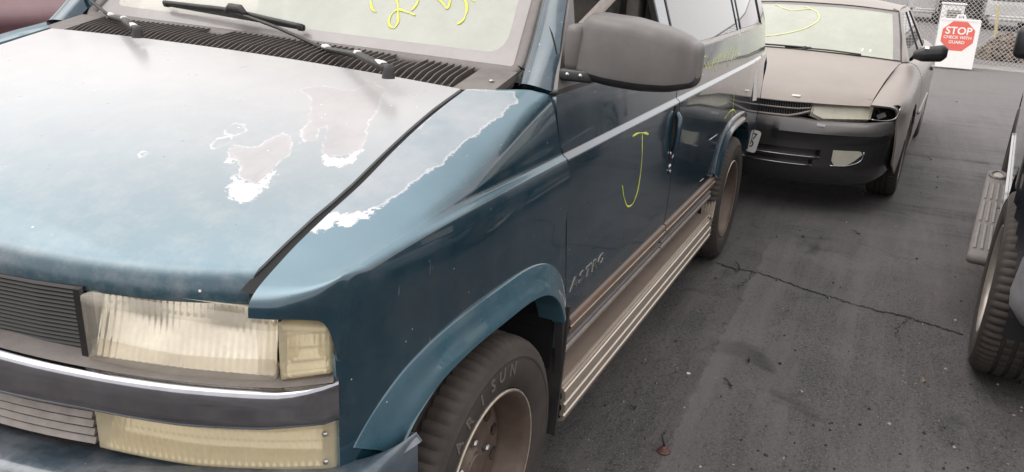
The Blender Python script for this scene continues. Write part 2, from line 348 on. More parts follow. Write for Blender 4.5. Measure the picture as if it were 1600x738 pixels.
M['glass_coupe'] = glass('dusty_coupe_windscreen', (.80, .86, .80), (.82, .84, .73), .52, .11, rough=.05)
M['pale_mark'] = simple('pale_yellow_marker', (.74, .74, .38), .6, var=.1)
M['frit'] = simple('dusty_black_border', (.24, .22, .215), .4, var=.12, scale=12, coat=.4)
M['glass_side'] = glass('tinted_side_glass', (.25, .26, .26), (.5, .48, .46), .05, .04, gain=1.9)
M['glass_clear'] = glass('clear_glass', (.8, .85, .82), (.6, .6, .55), .08, .05)
M['seat'] = simple('seat_cloth', (.20, .18, .165), .9, var=.2, bmp=.2)
M['dash'] = simple('dashboard_plastic', (.30, .30, .27), .6, var=.15)
M['belt'] = simple('seat_belt_webbing', (.5, .44, .40), .8, var=.15)
M['interior'] = simple('interior_trim', (.16, .145, .135), .8, var=.2)
M['lens_clear'] = lens('hazed_headlight_lens', (.60, .57, .50), .80, (.99, .97, .93))
M['lens_amber'] = lens('yellowed_lamp_lens', (.70, .63, .46), .52, (1.0, .94, .78))
M['lamp_back'] = simple('lamp_backing', (.80, .76, .67), .26, var=.14, scale=14, metal=.85)
M['lamp_white'] = simple('pale_lamp_backing', (.74, .71, .62), .3, var=.15, scale=12, coat=.5)
M['reflector'] = simple('lamp_reflector', (.80, .76, .68), .28, metal=1, var=.1)
M['lamp_body'] = simple('lamp_housing', (.55, .49, .39), .5, var=.15)
M['grille_dark'] = simple('grille_plastic', (.011, .009, .009), .45, var=.3, dust=(.15, .12, .1), dustamt=.03)
M['slat'] = simple('dusty_grille_slat', (.25, .22, .20), .5, var=.25, dust=(.34, .3, .27), dustamt=.3)
# ================================================================== GROUND
m, nt, b = nodes('oily_asphalt')
n1 = noise(nt, 1.3, 9, .68, dist=.6); n2 = noise(nt, 14, 8, .7); n3 = noise(nt, 130, 4, .7)
c = ramp(nt, n1, [(.32, (.055, .052, .054)), (.50, (.095, .089, .090)), (.68, (.155, .144, .142))])
c = mix(nt, ramp(nt, n2, [(.35, .55), (.62, 0)]), c, (.040, .038, .040))
c = mix(nt, ramp(nt, n3, [(.50, 0), (.68, .85)]), c, (.21, .198, .19))
c = mix(nt, ramp(nt, noise(nt, 55, 6, .75), [(.38, .85), (.48, 0)]), c, (.020, .019, .020))
tc = N(nt, 'ShaderNodeTexCoord'); mp = N(nt, 'ShaderNodeMapping'); mp.inputs['Scale'].default_value = (.55, 5.5, 1); mp.inputs['Rotation'].default_value = (0, 0, R(4)); nt.links.new(tc.outputs['Object'], mp.inputs[0])
tw = N(nt, 'ShaderNodeTexNoise'); tw.inputs['Scale'].default_value = 1.2; tw.inputs['Detail'].default_value = 7; tw.inputs['Roughness'].default_value = .7; nt.links.new(mp.outputs[0], tw.inputs['Vector'])
c = mix(nt, ramp(nt, tw.outputs['Fac'], [(.45, 0), (.66, .7)]), c, (.15, .138, .132))
c = mix(nt, ramp(nt, noise(nt, 2.3, 5, .6, dist=1.2), [(.30, .75), (.42, 0)]), c, (.030, .028, .030))       # oil stains
c = mix(nt, ramp(nt, noise(nt, .8, 4, .6), [(.52, 0), (.75, .35)]), c, (.115, .095, .085))       # tyre tracks along the lane
mp2 = N(nt, 'ShaderNodeMapping'); mp2.inputs['Scale'].default_value = (4.2, .45, 1); mp2.inputs['Rotation'].default_value = (0, 0, R(-7)); nt.links.new(tc.outputs['Object'], mp2.inputs[0])
tv = N(nt, 'ShaderNodeTexNoise'); tv.inputs['Scale'].default_value = 1.3; tv.inputs['Detail'].default_value = 8; tv.inputs['Roughness'].default_value = .72; tv.inputs['Distortion'].default_value = .4; nt.links.new(mp2.outputs[0], tv.inputs['Vector'])
fr2 = N(nt, 'ShaderNodeMapRange'); fr2.inputs[1].default_value = -2.2; fr2.inputs[2].default_value = -4.5; nt.links.new(pos(nt, 0), fr2.inputs[0])
c = mix(nt, mth(nt, 'MULTIPLY', fr2.outputs[0], ramp(nt, tv.outputs['Fac'], [(.40, 0), (.62, .75)])), c, (.145, .137, .137))   # scuffs across the lane farther off
c = mix(nt, mth(nt, 'MULTIPLY', fr2.outputs[0], ramp(nt, tv.outputs['Fac'], [(.33, .6), (.42, 0)])), c, (.03, .028, .028))
far = N(nt, 'ShaderNodeMapRange'); far.inputs[1].default_value = -6; far.inputs[2].default_value = -13; nt.links.new(pos(nt, 0), far.inputs[0])
c = mix(nt, mth(nt, 'MULTIPLY', far.outputs[0], .75), c, (.20, .19, .187))                    # drier, dustier asphalt near the gate
la, lb = at((1203, 375), 2, 0), at((1060, 660), 2, 0); ld = (lb-la)/np.linalg.norm(lb-la); ln_ = np.array([ld[1], -ld[0]]); ln_ = ln_ if ln_ @ (at((1400, 500), 2, 0)-la)[:2] > 0 else -ln_
dl = mth(nt, 'ADD', mth(nt, 'MULTIPLY', pos(nt, 0), float(ln_[0])), mth(nt, 'MULTIPLY_ADD', pos(nt, 1), float(ln_[1]), float(-(ln_ @ la[:2])))); dl = mth(nt, 'ADD', dl, mth(nt, 'MULTIPLY_ADD', noise(nt, 7, 5, .7), .10, -.05))
al = mth(nt, 'ADD', mth(nt, 'MULTIPLY', pos(nt, 0), float(ld[0])), mth(nt, 'MULTIPLY_ADD', pos(nt, 1), float(ld[1]), float(-(ld @ la)))); 
bnd = mth(nt, 'MULTIPLY', ramp(nt, mth(nt, 'MULTIPLY_ADD', dl, 2.0, .5), [(.50, 0), (.52, 1), (.62, .7), (.95, 0)]), ramp(nt, mth(nt, 'MULTIPLY_ADD', al, .25, .5), [(.46, 0), (.52, 1)]))
c = mix(nt, mth(nt, 'MULTIPLY', bnd, .5), c, (.19, .178, .175))      # worn pale band along the lane
v = N(nt, 'ShaderNodeTexVoronoi'); v.inputs['Scale'].default_value = 16; nt.links.new(tc.outputs['Object'], v.inputs['Vector'])
c = mix(nt, mth(nt, 'MULTIPLY', ramp(nt, v.outputs['Distance'], [(.06, 1), (.09, 0)]), ramp(nt, noise(nt, 3, 2), [(.55, 0), (.6, .8)])), c, (.28, .25, .22))
nt.links.new(c, b.inputs['Base Color']); nt.links.new(mth(nt, 'MULTIPLY_ADD', n2, .35, .52), b.inputs['Roughness']); b.inputs['Specular IOR Level'].default_value = .3
hh = mth(nt, 'ADD', mth(nt, 'MULTIPLY', n3, .5), mth(nt, 'ADD', mth(nt, 'MULTIPLY', n2, 1.6), mth(nt, 'MULTIPLY', tw.outputs['Fac'], 1.5)))
bump(nt, b, hh, .8, .014); M['asphalt'] = m
S = 400
tag(mk('ground', [(-S, -S, 0), (S, -S, 0), (S, S, 0), (-S, S, 0)], [(0, 1, 2, 3)], M['asphalt']), kind='structure')

# ================================================================== VAN
van = thing('van', 'weathered dark teal van with peeling paint on its hood, nearest in the picture', 'van')
TILT = .019
def tilt(G):
    G = np.array(G, float); G[..., 2] += TILT*np.maximum(0, .75-G[..., 1]); return G
HX0, HX1 = -.232, .52
def crown(x): return .014+.070*max(0.0, min(1.0, (x-HX0)/.83))**1.4
def hoodz(x): return 1.21-.311*(x+.23)+.02*(1-((x-.175)/.405)**2)
GX = [-.235, -.10, .02, .13, .235, .30, .35, .44, .50, .553, .60]; GY = [.754, .756, .764, .773, .782, .783, .780, .781, .783, .787, .797]
def gapy(x): return float(np.interp(x, GX, GY))
def nose(y): return .74-.25*(abs(y)/.93)**2.6
def lipx(y): return nose(y)-.012+.012*(1-abs(y)/.8)

# ---- hood: slopes down from the cowl, rolls over at the front lip
def hood_pt(s, t):                       # s 0 rear .. 1 lip bottom; t -1..1
    yl = .797*t; xe = lipx(yl)-.062       # where the roll starts
    ed = .006+.011*s**2
    if s < .86:
        u = s/.86; x = HX0+(xe-HX0)*u
        return (x, (gapy(x)-ed)*t, hoodz(x)+crown(x)*(1-t*t))
    q = (s-.86)/.14; a = q*R(80); zz = hoodz(xe)+crown(xe)*(1-t*t); th0 = math.atan(.33); L = .072
    x = xe+L*(math.sin(a+th0)-math.sin(th0))*.62; z = zz-L*(math.cos(th0)-math.cos(a+th0))*.72
    return (x, (gapy(min(x, .6))-ed)*t, z)
ss = np.r_[np.linspace(0, .86, 150), np.linspace(.86, 1, 26)[1:]]; ts = np.linspace(-1, 1, 221)
HG = tilt([[hood_pt(s, t) for t in ts] for s in ss])
def zp(L): return [(200+x/2.109, 100+y/2.109) for x, y in L]
HS = lambda P: P[:, 2]-(hoodz(P[:, 0])+(.014+.070*np.clip((P[:, 0]-HX0)/.83, 0, 1)**1.4)*(1-(P[:, 1]/.78)**2)+TILT*np.maximum(0, .75-P[:, 1]))
def on_hood(L): return [hit(p, HS)[:2] for p in zp(L)]
core = [[(350,268),(325,288),(330,310),(360,315),(372,340),(360,365),(385,385),(425,390),(455,365),(480,340),(500,315),(525,300),(542,262),(535,240),(512,228),(470,250),(430,270),(390,275)],
        [(570,80),(600,110),(605,150),(600,185),(575,215),(570,245),(590,255),(615,250),(630,215),(655,205),(650,250),(640,290),(670,305),(720,300),(770,275),(785,230),(790,190),(815,165),(835,110),(850,85),(800,60),(745,88),(690,80),(640,72)]]
thin = [[(320,215),(350,195),(385,200),(385,220),(350,232),(322,228)], [(270,275),(300,245),(335,240),(335,255),(300,270),(278,282)], [(35,300),(48,288),(62,296),(55,308),(38,312)]]
white = [[(350,362),(325,435),(352,455),(405,453),(445,415),(490,362),(478,345),(452,370),(425,393),(385,388),(365,372)], [(318,322),(345,303),(380,295),(360,315),(335,333)],
         [(640,288),(642,335),(700,338),(742,324),(774,285),(768,274),(720,302),(670,307)], [(572,212),(562,240),(575,258),(592,252),(582,228)]]
P2 = HG[..., :2].reshape(-1, 2)
sd_core = np.min([sdf(on_hood(L), P2) for L in core], 0); sd_thin = np.min([sdf(on_hood(L), P2) for L in thin], 0)
sd_core = np.clip(sd_core, -.2, .2); sd_w = np.clip(np.min([sdf(on_hood(L), P2) for L in white], 0), -.2, .2)
c_ = np.minimum(sd_core, np.clip(sd_thin, -.2, .2)); bare = np.clip(.75-(sd_thin < .008)*.75, 0, 1)
fade_glare = np.repeat(np.clip((.92-ss)/.07, 0, 1)*(.50+.50*np.clip((.90-ss)/.70, 0, 1)), len(ts))  # whiter towards the cowl: sky glare painted in along with real fading
panel('hood', HG, M['teal_hood'], van, flange=.045, attrs={'core': c_, 'edge': sd_w, 'bare': bare, 'fade_glare': fade_glare})

# ---- fender: net from hood gap over the shoulder to the sill
UP = [
 [(.569,.803,.930),(.556,.842,.932),(.535,.876,.932),(.520,.898,.930),(.512,.908,.927),(.506,.9145,.918),(.500,.9215,.895)],
 [(.566,.803,.952),(.555,.844,.954),(.537,.881,.957),(.520,.907,.961),(.509,.918,.962),(.500,.9260,.958),(.492,.932,.940)],
 [(.550,.803,.970),(.541,.845,.974),(.526,.885,.981),(.509,.915,.991),(.497,.929,.998),(.487,.9385,1.0015),(.482,.9455,.992)],
 [(.470,.796,1.003),(.463,.845,1.005),(.453,.890,1.008),(.446,.924,1.012),(.441,.939,1.015),(.437,.9480,1.0165),(.434,.959,1.006)],
 [(.360,.793,1.043),(.354,.846,1.043),(.348,.897,1.041),(.344,.934,1.037),(.341,.951,1.034),(.339,.9600,1.0325),(.337,.9725,1.0215)],
 [(.240,.794,1.084),(.236,.847,1.081),(.230,.903,1.074),(.226,.942,1.061),(.222,.957,1.049),(.220,.9650,1.0405),(.218,.9785,1.0290)],
 [(.120,.784,1.122),(.118,.844,1.117),(.112,.908,1.103),(.107,.947,1.082),(.103,.961,1.063),(.100,.9675,1.0455),(.098,.9815,1.0335)],
 [(-.010,.774,1.159),(-.02,.838,1.155),(-.03,.912,1.142),(-.036,.951,1.114),(-.041,.964,1.081),(-.045,.9695,1.0490),(-.047,.9840,1.0368)],
 [(-.130,.767,1.188),(-.145,.835,1.187),(-.165,.912,1.178),(-.178,.949,1.150),(-.188,.964,1.100),(-.195,.9705,1.0500),(-.198,.9855,1.0378)],
 [(-.236,.764,1.212),(-.275,.833,1.213),(-.325,.909,1.211),(-.351,.946,1.188),(-.3535,.962,1.118),(-.3745,.9710,1.0505),(-.3765,.9855,1.0382)]]
LW = [[(.497,.924,.85),(.495,.926,.74),(.495,.926,.60)],[(.486,.930,.84),(.483,.932,.73),(.483,.931,.59)],[(.473,.937,.83),(.470,.938,.72),(.470,.936,.58)],[(.425,.951,.83),(.42,.953,.71),(.42,.950,.55)],[(.325,.968,.84),(.32,.971,.68),(.32,.967,.50)],
 [(.212,.979,.84),(.20,.981,.68),(.20,.976,.48)],[(.09,.983,.84),(.08,.984,.66),(.08,.978,.46)],[(-.055,.986,.84),(-.07,.986,.65),(-.08,.978,.44)],[(-.205,.987,.84),(-.22,.987,.65),(-.24,.978,.43)],[(-.395,.988,.84),(-.428,.987,.66),(-.461,.976,.42)]]
ROWS = []
for u_, l_ in zip(UP, LW):
    a5, a6 = np.array(u_[5]), np.array(u_[6]); dn_ = (np.array(l_[0])-a6); dn_ = dn_/np.linalg.norm(dn_); up_ = np.array(u_[4])-a5; up_ = up_/np.linalg.norm(up_)
    ROWS.append(list(u_[:5])+[a5+up_*.004, a5+(a6-a5)*.14, a6-(a6-a5)*.14, a6+dn_*.004]+list(l_))
FG = net(ROWS, 12, 10)
ARX, ARZ, AEX = 0.0, .33, 3.2
def arch_r(x, z, cx, af, ar, b_):
    dx = x-cx; a = np.where(dx > 0, af, ar); return (np.abs(dx)/a)**AEX+(np.abs(z-ARZ)/b_)**AEX
keepF = lambda C: (arch_r(C[..., 0], C[..., 2], 0, .455, .435, .44) > 1) | (C[..., 1] < .8)
FS = lambda P: P[:, 2]-np.interp(P[:, 1], [.76, .84, .9, .94], [0, -.006, -.028, -.07])-hoodz(P[:, 0])
def on_fender(L):
    out = []
    for p in zp(L):
        h = hit(p, FS); out.append((h[0], h[1]) if h is not None else (0, .9))
    return out
fcore = [(560,560),(640,470),(700,430),(800,340),(900,260),(1000,180),(1105,85),(1270,100),(1278,142),(1225,198),(1170,233),(1118,262),(1075,305),(1030,345),(965,392),(910,435),(850,485),(780,502),(700,512),(640,520)]
fedge = [(548,575),(600,520),(630,482),(700,500),(780,500),(850,487),(800,523),(740,552),(700,547),(682,528),(660,562),(600,560)]
fe2 = [(1015,362),(1045,325),(1090,296),(1120,258),(1175,226),(1225,192),(1283,140),(1262,165),(1190,228),(1130,268),(1100,303),(1055,345)]
Q2 = FG[..., :2].reshape(-1, 2); upm = (FG[..., 2].reshape(-1) > hoodz(Q2[:, 0])-.12)
s1 = np.where(upm, np.clip(sdf(on_fender(fcore), Q2), -.2, .2), .2); s2 = np.where(upm, np.clip(np.minimum(sdf(on_fender(fedge), Q2), sdf(on_fender(fe2), Q2)+.014), -.2, .2), .2)
def fender_mat():
    m = paint('peeling_fender_paint', (.008, .040, .063), low=(.38, .62, .55)); nt = m.node_tree; b = nt.nodes['Principled BSDF']
    a1 = N(nt, 'ShaderNodeAttribute', attribute_name='core').outputs['Fac']; a2 = N(nt, 'ShaderNodeAttribute', attribute_name='edge').outputs['Fac']
    w = mth(nt, 'ADD', mth(nt, 'MULTIPLY_ADD', noise(nt, 130, 5, .75), .016, -.008), mth(nt, 'MULTIPLY_ADD', noise(nt, 26, 4, .6), .03, -.015))
    c1 = mth(nt, 'ADD', a1, w); c2 = mth(nt, 'ADD', mth(nt, 'ADD', a2, w), mth(nt, 'MULTIPLY_ADD', noise(nt, 75, 5, .7), .05, -.021)); src = b.inputs['Base Color'].links[0].from_socket
    fd = N(nt, 'ShaderNodeAttribute', attribute_name='fade_glare').outputs['Fac']
    c = mix(nt, mth(nt, 'MULTIPLY', fd, ramp(nt, noise(nt, 2.6, 6, .65), [(.2, .55), (.8, .9)])), src, (.16, .26, .31))
    ins = ramp(nt, c1, [(0, 1), (.002, 0)]); c = mix(nt, mth(nt, 'MULTIPLY', ins, ramp(nt, noise(nt, 4.5, 6, .7), [(.3, .42), (.7, .85)])), c, ramp(nt, noise(nt, 8, 6, .7), [(.3, (.33, .36, .385)), (.7, (.43, .42, .425))]))
    c = mix(nt, ramp(nt, mth(nt, 'ABSOLUTE', c1), [(.001, .55), (.002, 0)]), c, (.62, .6, .6))
    c = mix(nt, ramp(nt, c2, [(0, 1), (.0008, 0)]), c, (.58, .575, .58)); nt.links.new(c, b.inputs['Base Color'])
    mt = mth(nt, 'MULTIPLY_ADD', ins, -.25, .25); nt.links.new(mt, b.inputs['Metallic'])
    cw = mth(nt, 'SUBTRACT', mth(nt, 'MULTIPLY_ADD', fd, -.6, 1.0), mth(nt, 'MULTIPLY', ins, .3)); nt.links.new(cw, b.inputs['Coat Weight'])
    rs = b.inputs['Roughness'].links[0].from_socket; nt.links.new(mth(nt, 'ADD', rs, mth(nt, 'ADD', mth(nt, 'MULTIPLY', fd, .12), mth(nt, 'MULTIPLY', ins, .15))), b.inputs['Roughness'])
    return m
M['teal_fender'] = fender_mat()
dn = np.gradient(FG, axis=0); dm = np.gradient(FG, axis=1); nn = np.cross(dn, dm); nn /= np.linalg.norm(nn, axis=2, keepdims=True)
fadeF = np.clip((np.abs(nn[..., 2]).reshape(-1)-.45)/.4, 0, 1)*(FG[..., 2].reshape(-1) > .9)
for mir in (False, True):
    at_ = {'core': s1, 'edge': s2, 'fade_glare': fadeF} if not mir else {'core': np.full(len(s1), .2), 'edge': np.full(len(s1), .2), 'fade_glare': fadeF}
    G_ = FG.copy()
    if mir: G_[..., 2] += TILT*(.75+G_[..., 1])*np.clip((G_[..., 2]-.6)/.4, 0, 1)
    panel('fender', G_, M['teal_fender'], van, flange=.02, keep=keepF, attrs=at_, mir=mir)
# dark inner shell that closes the gaps
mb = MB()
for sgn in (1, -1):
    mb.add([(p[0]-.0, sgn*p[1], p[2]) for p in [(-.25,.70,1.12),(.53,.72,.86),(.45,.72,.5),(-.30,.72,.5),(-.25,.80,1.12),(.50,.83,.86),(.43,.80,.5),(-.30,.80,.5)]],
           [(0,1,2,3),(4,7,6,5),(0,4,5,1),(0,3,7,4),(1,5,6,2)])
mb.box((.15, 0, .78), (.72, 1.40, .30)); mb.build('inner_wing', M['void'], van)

for sg in (1, -1):
    V = []
    for x in np.linspace(-.236, .548, 40):
        g_ = gapy(x); z = hoodz(x)-.007; tz = TILT*max(0, .75-sg*g_); V += [(x, sg*(g_-.018), z+tz), (x, sg*(g_+.020), z+tz)]
    mk('hood_gap_shade', V, [(2*i, 2*i+1, 2*i+3, 2*i+2) for i in range(39)], M['void'], van)  # dark ribbon laid in the hood gap as its painted shade

# ---- side wall of the body
def bodyY(x, z):
    y = np.interp(z, [.38, .42, .50, .62, .85, 1.0, 1.031], [.955, .966, .978, .986, .988, .987, .9855])
    if z > 1.0382: y = np.interp(z, [1.0382, 1.0505, 1.13, 1.215, 1.33, 1.5, 1.8], [.9855, .971, .962, .950, .910, .850, .765])
    if x < -3.0: y -= .045*((-3.0-x)/.9)**2
    return y
zs_low = np.r_[np.linspace(.415, 1.024, 30), [1.032, 1.0382, 1.041, 1.0445, 1.048, 1.0505, 1.054, 1.062, 1.09, 1.13, 1.17, 1.205]]
gapF = lambda z: float(np.interp(z, [.42, .55, .66, .84, 1.031, 1.055, 1.10, 1.21], [-.466, -.452, -.433, -.400, -.3795, -.3775, -.353, -.352]))
gapR = lambda z: float(np.interp(z, [.42, .7, 1.0, 1.21], [-1.492, -1.500, -1.508, -1.500]))
door_objs = {}
for sgn in (False, True):
    G = ruled(lambda z: gapF(z)-.002, lambda z: gapR(z)+.0045, zs_low, 40, bodyY); d = panel('front_door', G, M['teal'], van, mir=sgn, flange=.02); door_objs[sgn] = d
    # rear side wall with its wheel opening
    keepR = lambda C: arch_r(C[..., 0], C[..., 2], -2.80, .43, .43, .44) > 1
    G = ruled(lambda z: gapR(z)-.004, lambda z: float(np.interp(z, [.42, .6, 1.0, 1.2], [-3.60, -3.72, -3.80, -3.80])), zs_low, 110, bodyY); panel('side_panel', G, M['teal'], van, keep=keepR, mir=sgn, flange=.02)
for sg in (1, -1):
    for gp2 in (gapF, gapR):
        V = []; zz = np.linspace(.42, 1.20, 24)
        for z in zz: V += [(gp2(z)+.016, sg*(bodyY(gp2(z), z)-.013), z), (gp2(z)-.016, sg*(bodyY(gp2(z), z)-.013), z)]
        mk('door_gap_shade', V, [(2*i, 2*i+1, 2*i+3, 2*i+2) for i in range(23)], M['void'], van)  # dark strip added behind each door gap to stand for its shade
# rear corner and tail
RC = [[(-3.80, bodyY(-3.80, z), z), (-3.845, bodyY(-3.8, z)-.02, z), (-3.87, bodyY(-3.8, z)-.07, z), (-3.885, .5, z), (-3.89, 0, z)] for z in (.45, .6, .85, 1.02, 1.05, 1.2, 1.4, 1.65, 1.80)]
for mir in (False, True): panel('rear_door', net(RC, 4, 5), M['teal'], van, mir=mir, flange=.01)
mb = MB(); mb.box((-3.93, 0, .56), (.14, 1.86, .13)); mb.build('rear_bumper', M['bumper'], van, bevel=.03)
# ---- upper body: pillars, window frames, glass, roof
def strip(name, quad, mat, n=6, parent=van, mir=False, flange=.02):
    a, b_, c_, d_ = [np.array(p, float) for p in quad]     # a-b lower edge, d-c upper edge
    G = np.array([[(1-v)*((1-u)*a+u*b_)+v*((1-u)*d_+u*c_) for u in np.linspace(0, 1, n)] for v in np.linspace(0, 1, n)])
    return panel(name, G, mat, parent, mir=mir, flange=flange)
def side(x0, x1, z0, z1, name, mat, mir, off=0., nx=6, nz=8, flange=.02, parent=van, sl=None):
    zs = np.linspace(z0, z1, nz); f0 = (lambda z: x0) if not callable(x0) else x0; f1 = (lambda z: x1) if not callable(x1) else x1
    G = ruled(f0, f1, zs, nx, lambda x, z: bodyY(x, z)-off); return panel(name, G, mat, parent, mir=mir, flange=flange)
for mir in (False, True):
    side(-1.372, -1.505, 1.205, 1.80, 'door_pillar', M['teal'], mir)
    side(-1.355, -1.372, 1.212, 1.80, 'window_seal', M['black_plastic'], mir, off=-.002)
    side(lambda z: -.352-.0*(z), -1.372, 1.205, 1.216, 'window_sill', M['black_plastic'], mir, off=-.006, nz=3, nx=12)
    side(-1.52, -2.74, 1.232, 1.76, 'side_window', M['glass_side'], mir, off=.004, nx=4)
    side(-2.80, -3.52, 1.236, 1.76, 'side_window', M['glass_side'], mir, off=.004, nx=4)
    side(-1.505, -1.52, 1.205, 1.80, 'window_seal', M['black_plastic'], mir, off=-.003)
    side(-2.74, -2.80, 1.205, 1.80, 'window_pillar', M['teal'], mir, off=-.001); side(-2.795, -2.815, 1.236, 1.76, 'window_seal', M['black_plastic'], mir, off=-.004)
    side(-3.52, -3.535, 1.225, 1.77, 'window_seal', M['black_plastic'], mir, off=-.003); side(-3.535, -3.80, 1.205, 1.80, 'rear_pillar', M['teal'], mir)
    side(-1.52, -2.74, 1.205, 1.232, 'window_sill', M['teal'], mir, nz=4, nx=10); side(-2.80, -3.535, 1.205, 1.236, 'window_sill', M['teal'], mir, nz=4, nx=8)
    side(-1.53, -3.54, 1.220, 1.2265, 'sill_trim', M['trim_chrome'], mir, off=-.006, nz=3, nx=20, flange=.012)
    side(-.95, -3.80, 1.76, 1.82, 'roof_rail', M['teal'], mir, nx=14)
    mb = MB(); sg = -1 if mir else 1
    mb.tube([(x, sg*(bodyY(x, 1.03)+.001), 1.0) for x in (-.45, -1.0, -1.45)], .0005, 4)
RG = tilt([[(x, y*bodyY(x, 1.82)/1.0, 1.82+.10*(1-(abs(y))**3)*min(1, max(0, (-.93-x)/.25))+.0) for y in np.linspace(-1, 1, 21)] for x in np.linspace(-.98, -3.86, 26)])
panel('roof', RG, M['teal'], van, flange=.02, center=(-2, 0, 1))
# ---- windscreen
def wsz(x): return 1.235+.95*(-.42-x)
WSF = lambda P: P[:, 2]-(wsz(P[:, 0])+TILT*np.maximum(0, .75-P[:, 1]))
def ws_pt(y, z, off=0.0):                 # point on the screen plane at height z
    x = -.42-(z-1.235)/.95; P = np.array([x, y, z]); n_ = np.array([.69, 0, .724]); return P+n_*off
def ws_grid(y0, y1, z0, z1, off, ny=20, nz=10):
    return tilt([[ws_pt((2*t-1)*(y0+(y1-y0)*u), z0+(z1-z0)*u, off) for t in np.linspace(0, 1, ny)] for u in np.linspace(0, 1, nz)])
panel('windscreen', ws_grid(.775, .655, 1.252, 1.785, 0), M['glass_ws'], van, flange=0)
def rim_loop(y0, y1, z0, z1, r_=.06, off=0, k=6):  # rounded-corner outline of the screen
    cs = [(y0, z0), (y1, z1), (-y1, z1), (-y0, z0)]; out = []
    for i in range(4):
        p, a, c2 = np.array(cs[i]), np.array(cs[i-1]), np.array(cs[(i+1) % 4]); da = (a-p)/np.linalg.norm(a-p); dc = (c2-p)/np.linalg.norm(c2-p)
        for t in np.linspace(0, 1, k):
            out.append(p+da*r_*(1-t)**2+dc*r_*t**2)
    return out
def ring(name, lo, li, off, mat, parent=van):
    V = [ws_pt(y, z, off) for y, z in lo]+[ws_pt(y, z, off) for y, z in li]; n = len(lo)
    V = tilt(V); return mk(name, V, [(i, (i+1) % n, n+(i+1) % n, n+i) for i in range(n)], mat, parent)
ring('screen_border', rim_loop(.800, .68, 1.236, 1.795, .03, 0), rim_loop(.752, .632, 1.276, 1.755, .06), .0015, M['frit'])
mb = MB(); lp = [tilt(ws_pt(y, z, .004)) for y, z in rim_loop(.815, .692, 1.235, 1.805, .03)]; lp = lp[3:]+lp[:3]
mb.tube([lp[i] for i in range(len(lp))]+[lp[0]], .020, 6, flat=.5, cap=False); mb.build('screen_seal', M['grey_trim'], van, smooth=True)
for mir in (False, True):
    sg = -1 if mir else 1; dz = TILT*1.5 if mir else 0
    def pz(p): return (p[0], p[1], p[2]+dz)
    Q = [[(-.372,.838,1.211),(-.35,.86,1.222),(-.338,.90,1.222),(-.348,.938,1.213),(-.368,.951,1.208)],
         [(-.470,.820,1.300),(-.447,.845,1.312),(-.436,.878,1.312),(-.437,.903,1.310),(-.445,.917,1.310)],
         [(-.612,.782,1.423),(-.590,.806,1.436),(-.578,.836,1.436),(-.575,.860,1.430),(-.580,.873,1.428)],
         [(-1.04,.640,1.80),(-1.01,.67,1.82),(-.985,.70,1.825),(-.965,.735,1.82),(-.96,.762,1.81)]]
    panel('windscreen_pillar', net([[pz(p) for p in r_] for r_ in Q], 8, 5), M['teal'], van, mir=mir, flange=.015)
    # gap line and filler at the pillar foot
    mb = MB(); mb.tube([(p[0], sg*p[1], p[2]+dz) for p in crv([(-.578,.796,1.398),(-.535,.829,1.380),(-.485,.868,1.352),(-.440,.905,1.310),(-.408,.932,1.258)], 6)], .003, 5); mb.build('pillar_seam', M['void'], van)
    Q = [[(-.352,.951,1.212),(-.50,.949,1.212),(-.585,.949,1.213)],[(-.388,.938,1.25),(-.49,.938,1.25),(-.563,.938,1.25)],[(-.462,.914,1.32),(-.515,.914,1.32),(-.556,.914,1.32)],[(-.578,.878,1.425),(-.590,.878,1.425),(-.60,.878,1.425)]]
    panel('mirror_sail', net([[(p[0], p[1]+.004, p[2]) for p in r_] for r_ in Q], 5, 4), M['mirror_plastic'], van, mir=mir, flange=.02)
    side(lambda z: -.58-(z-1.425)*1.02, lambda z: -.605-(z-1.425)*1.02, 1.425, 1.80, 'window_seal', M['black_plastic'], mir, off=-.002)

# ---- cowl with its louvres
def cowl_pt(u, y, off=0):                 # u 0 at hood edge, 1 at the screen
    x = -.246-.155*u+(-.03*u*(1-(y/.8)**2)); z = 1.200+.036*u+.010*(1-(y/.8)**2); return tilt(np.array([x, y, z+off]))
mb = MB(); GC = np.array([[cowl_pt(u, y, -.022) for y in np.linspace(-.80, .80, 33)] for u in np.linspace(-.05, 1.15, 6)])
cowl = panel('cowl_panel', GC, M['cowl'], van, flange=.02, center=(-.3, 0, .5))
mb = MB(); blade = [(-.02, -.020), (.12, .000), (.35, .008), (.72, .008), (1.0, .004)]
def louvre(y0, u1):
    V = []; h = .019
    for u, o in blade:
        uu = u*u1; a = cowl_pt(uu, y0, o+.004); b_ = cowl_pt(uu, y0-.009, o-h)
        V += [a+np.array([0, .0012, 0]), a-np.array([0, .0012, 0]), b_-np.array([0, .0012, 0]), b_+np.array([0, .0012, 0])]
    n = len(blade); F = []
    for i in range(n-1):
        F += [(i*4+k, i*4+(k+1) % 4, (i+1)*4+(k+1) % 4, (i+1)*4+k) for k in range(4)]
    F += [(3, 2, 1, 0), tuple((n-1)*4+k for k in range(4))]; return V, F
ys = np.arange(-.70, .70, .0212)
for y0 in ys:
    near = abs(y0-.50) < .05 or abs(y0+.20) < .05
    V, F = louvre(y0, .92 if not near else .70); mk('louvre', V, F, M['cowl'], cowl)
V = [cowl_pt(u, y, .006) for u in (.0, .5, 1.0) for y in (.718, .742, .765, .79, .822)]
V = np.array(V).reshape(3, 5, 3); panel('cowl_end', net(V, 4, 4), M['cowl'], van, flange=.02, center=(-.3, .75, .5))
panel('cowl_end', net(tilt(np.array(V)*np.array([1, -1, 1])), 4, 4), M['cowl'], van, flange=.02, center=(-.3, -.75, .5))
mb = MB(); p = cowl_pt(.45, .79, .010); mb.lathe([(0, .003), (.005, .002), (.007, 0)], 10, tuple(p), 'z'); mb.build('cowl_screw', M['steel'], van, True)
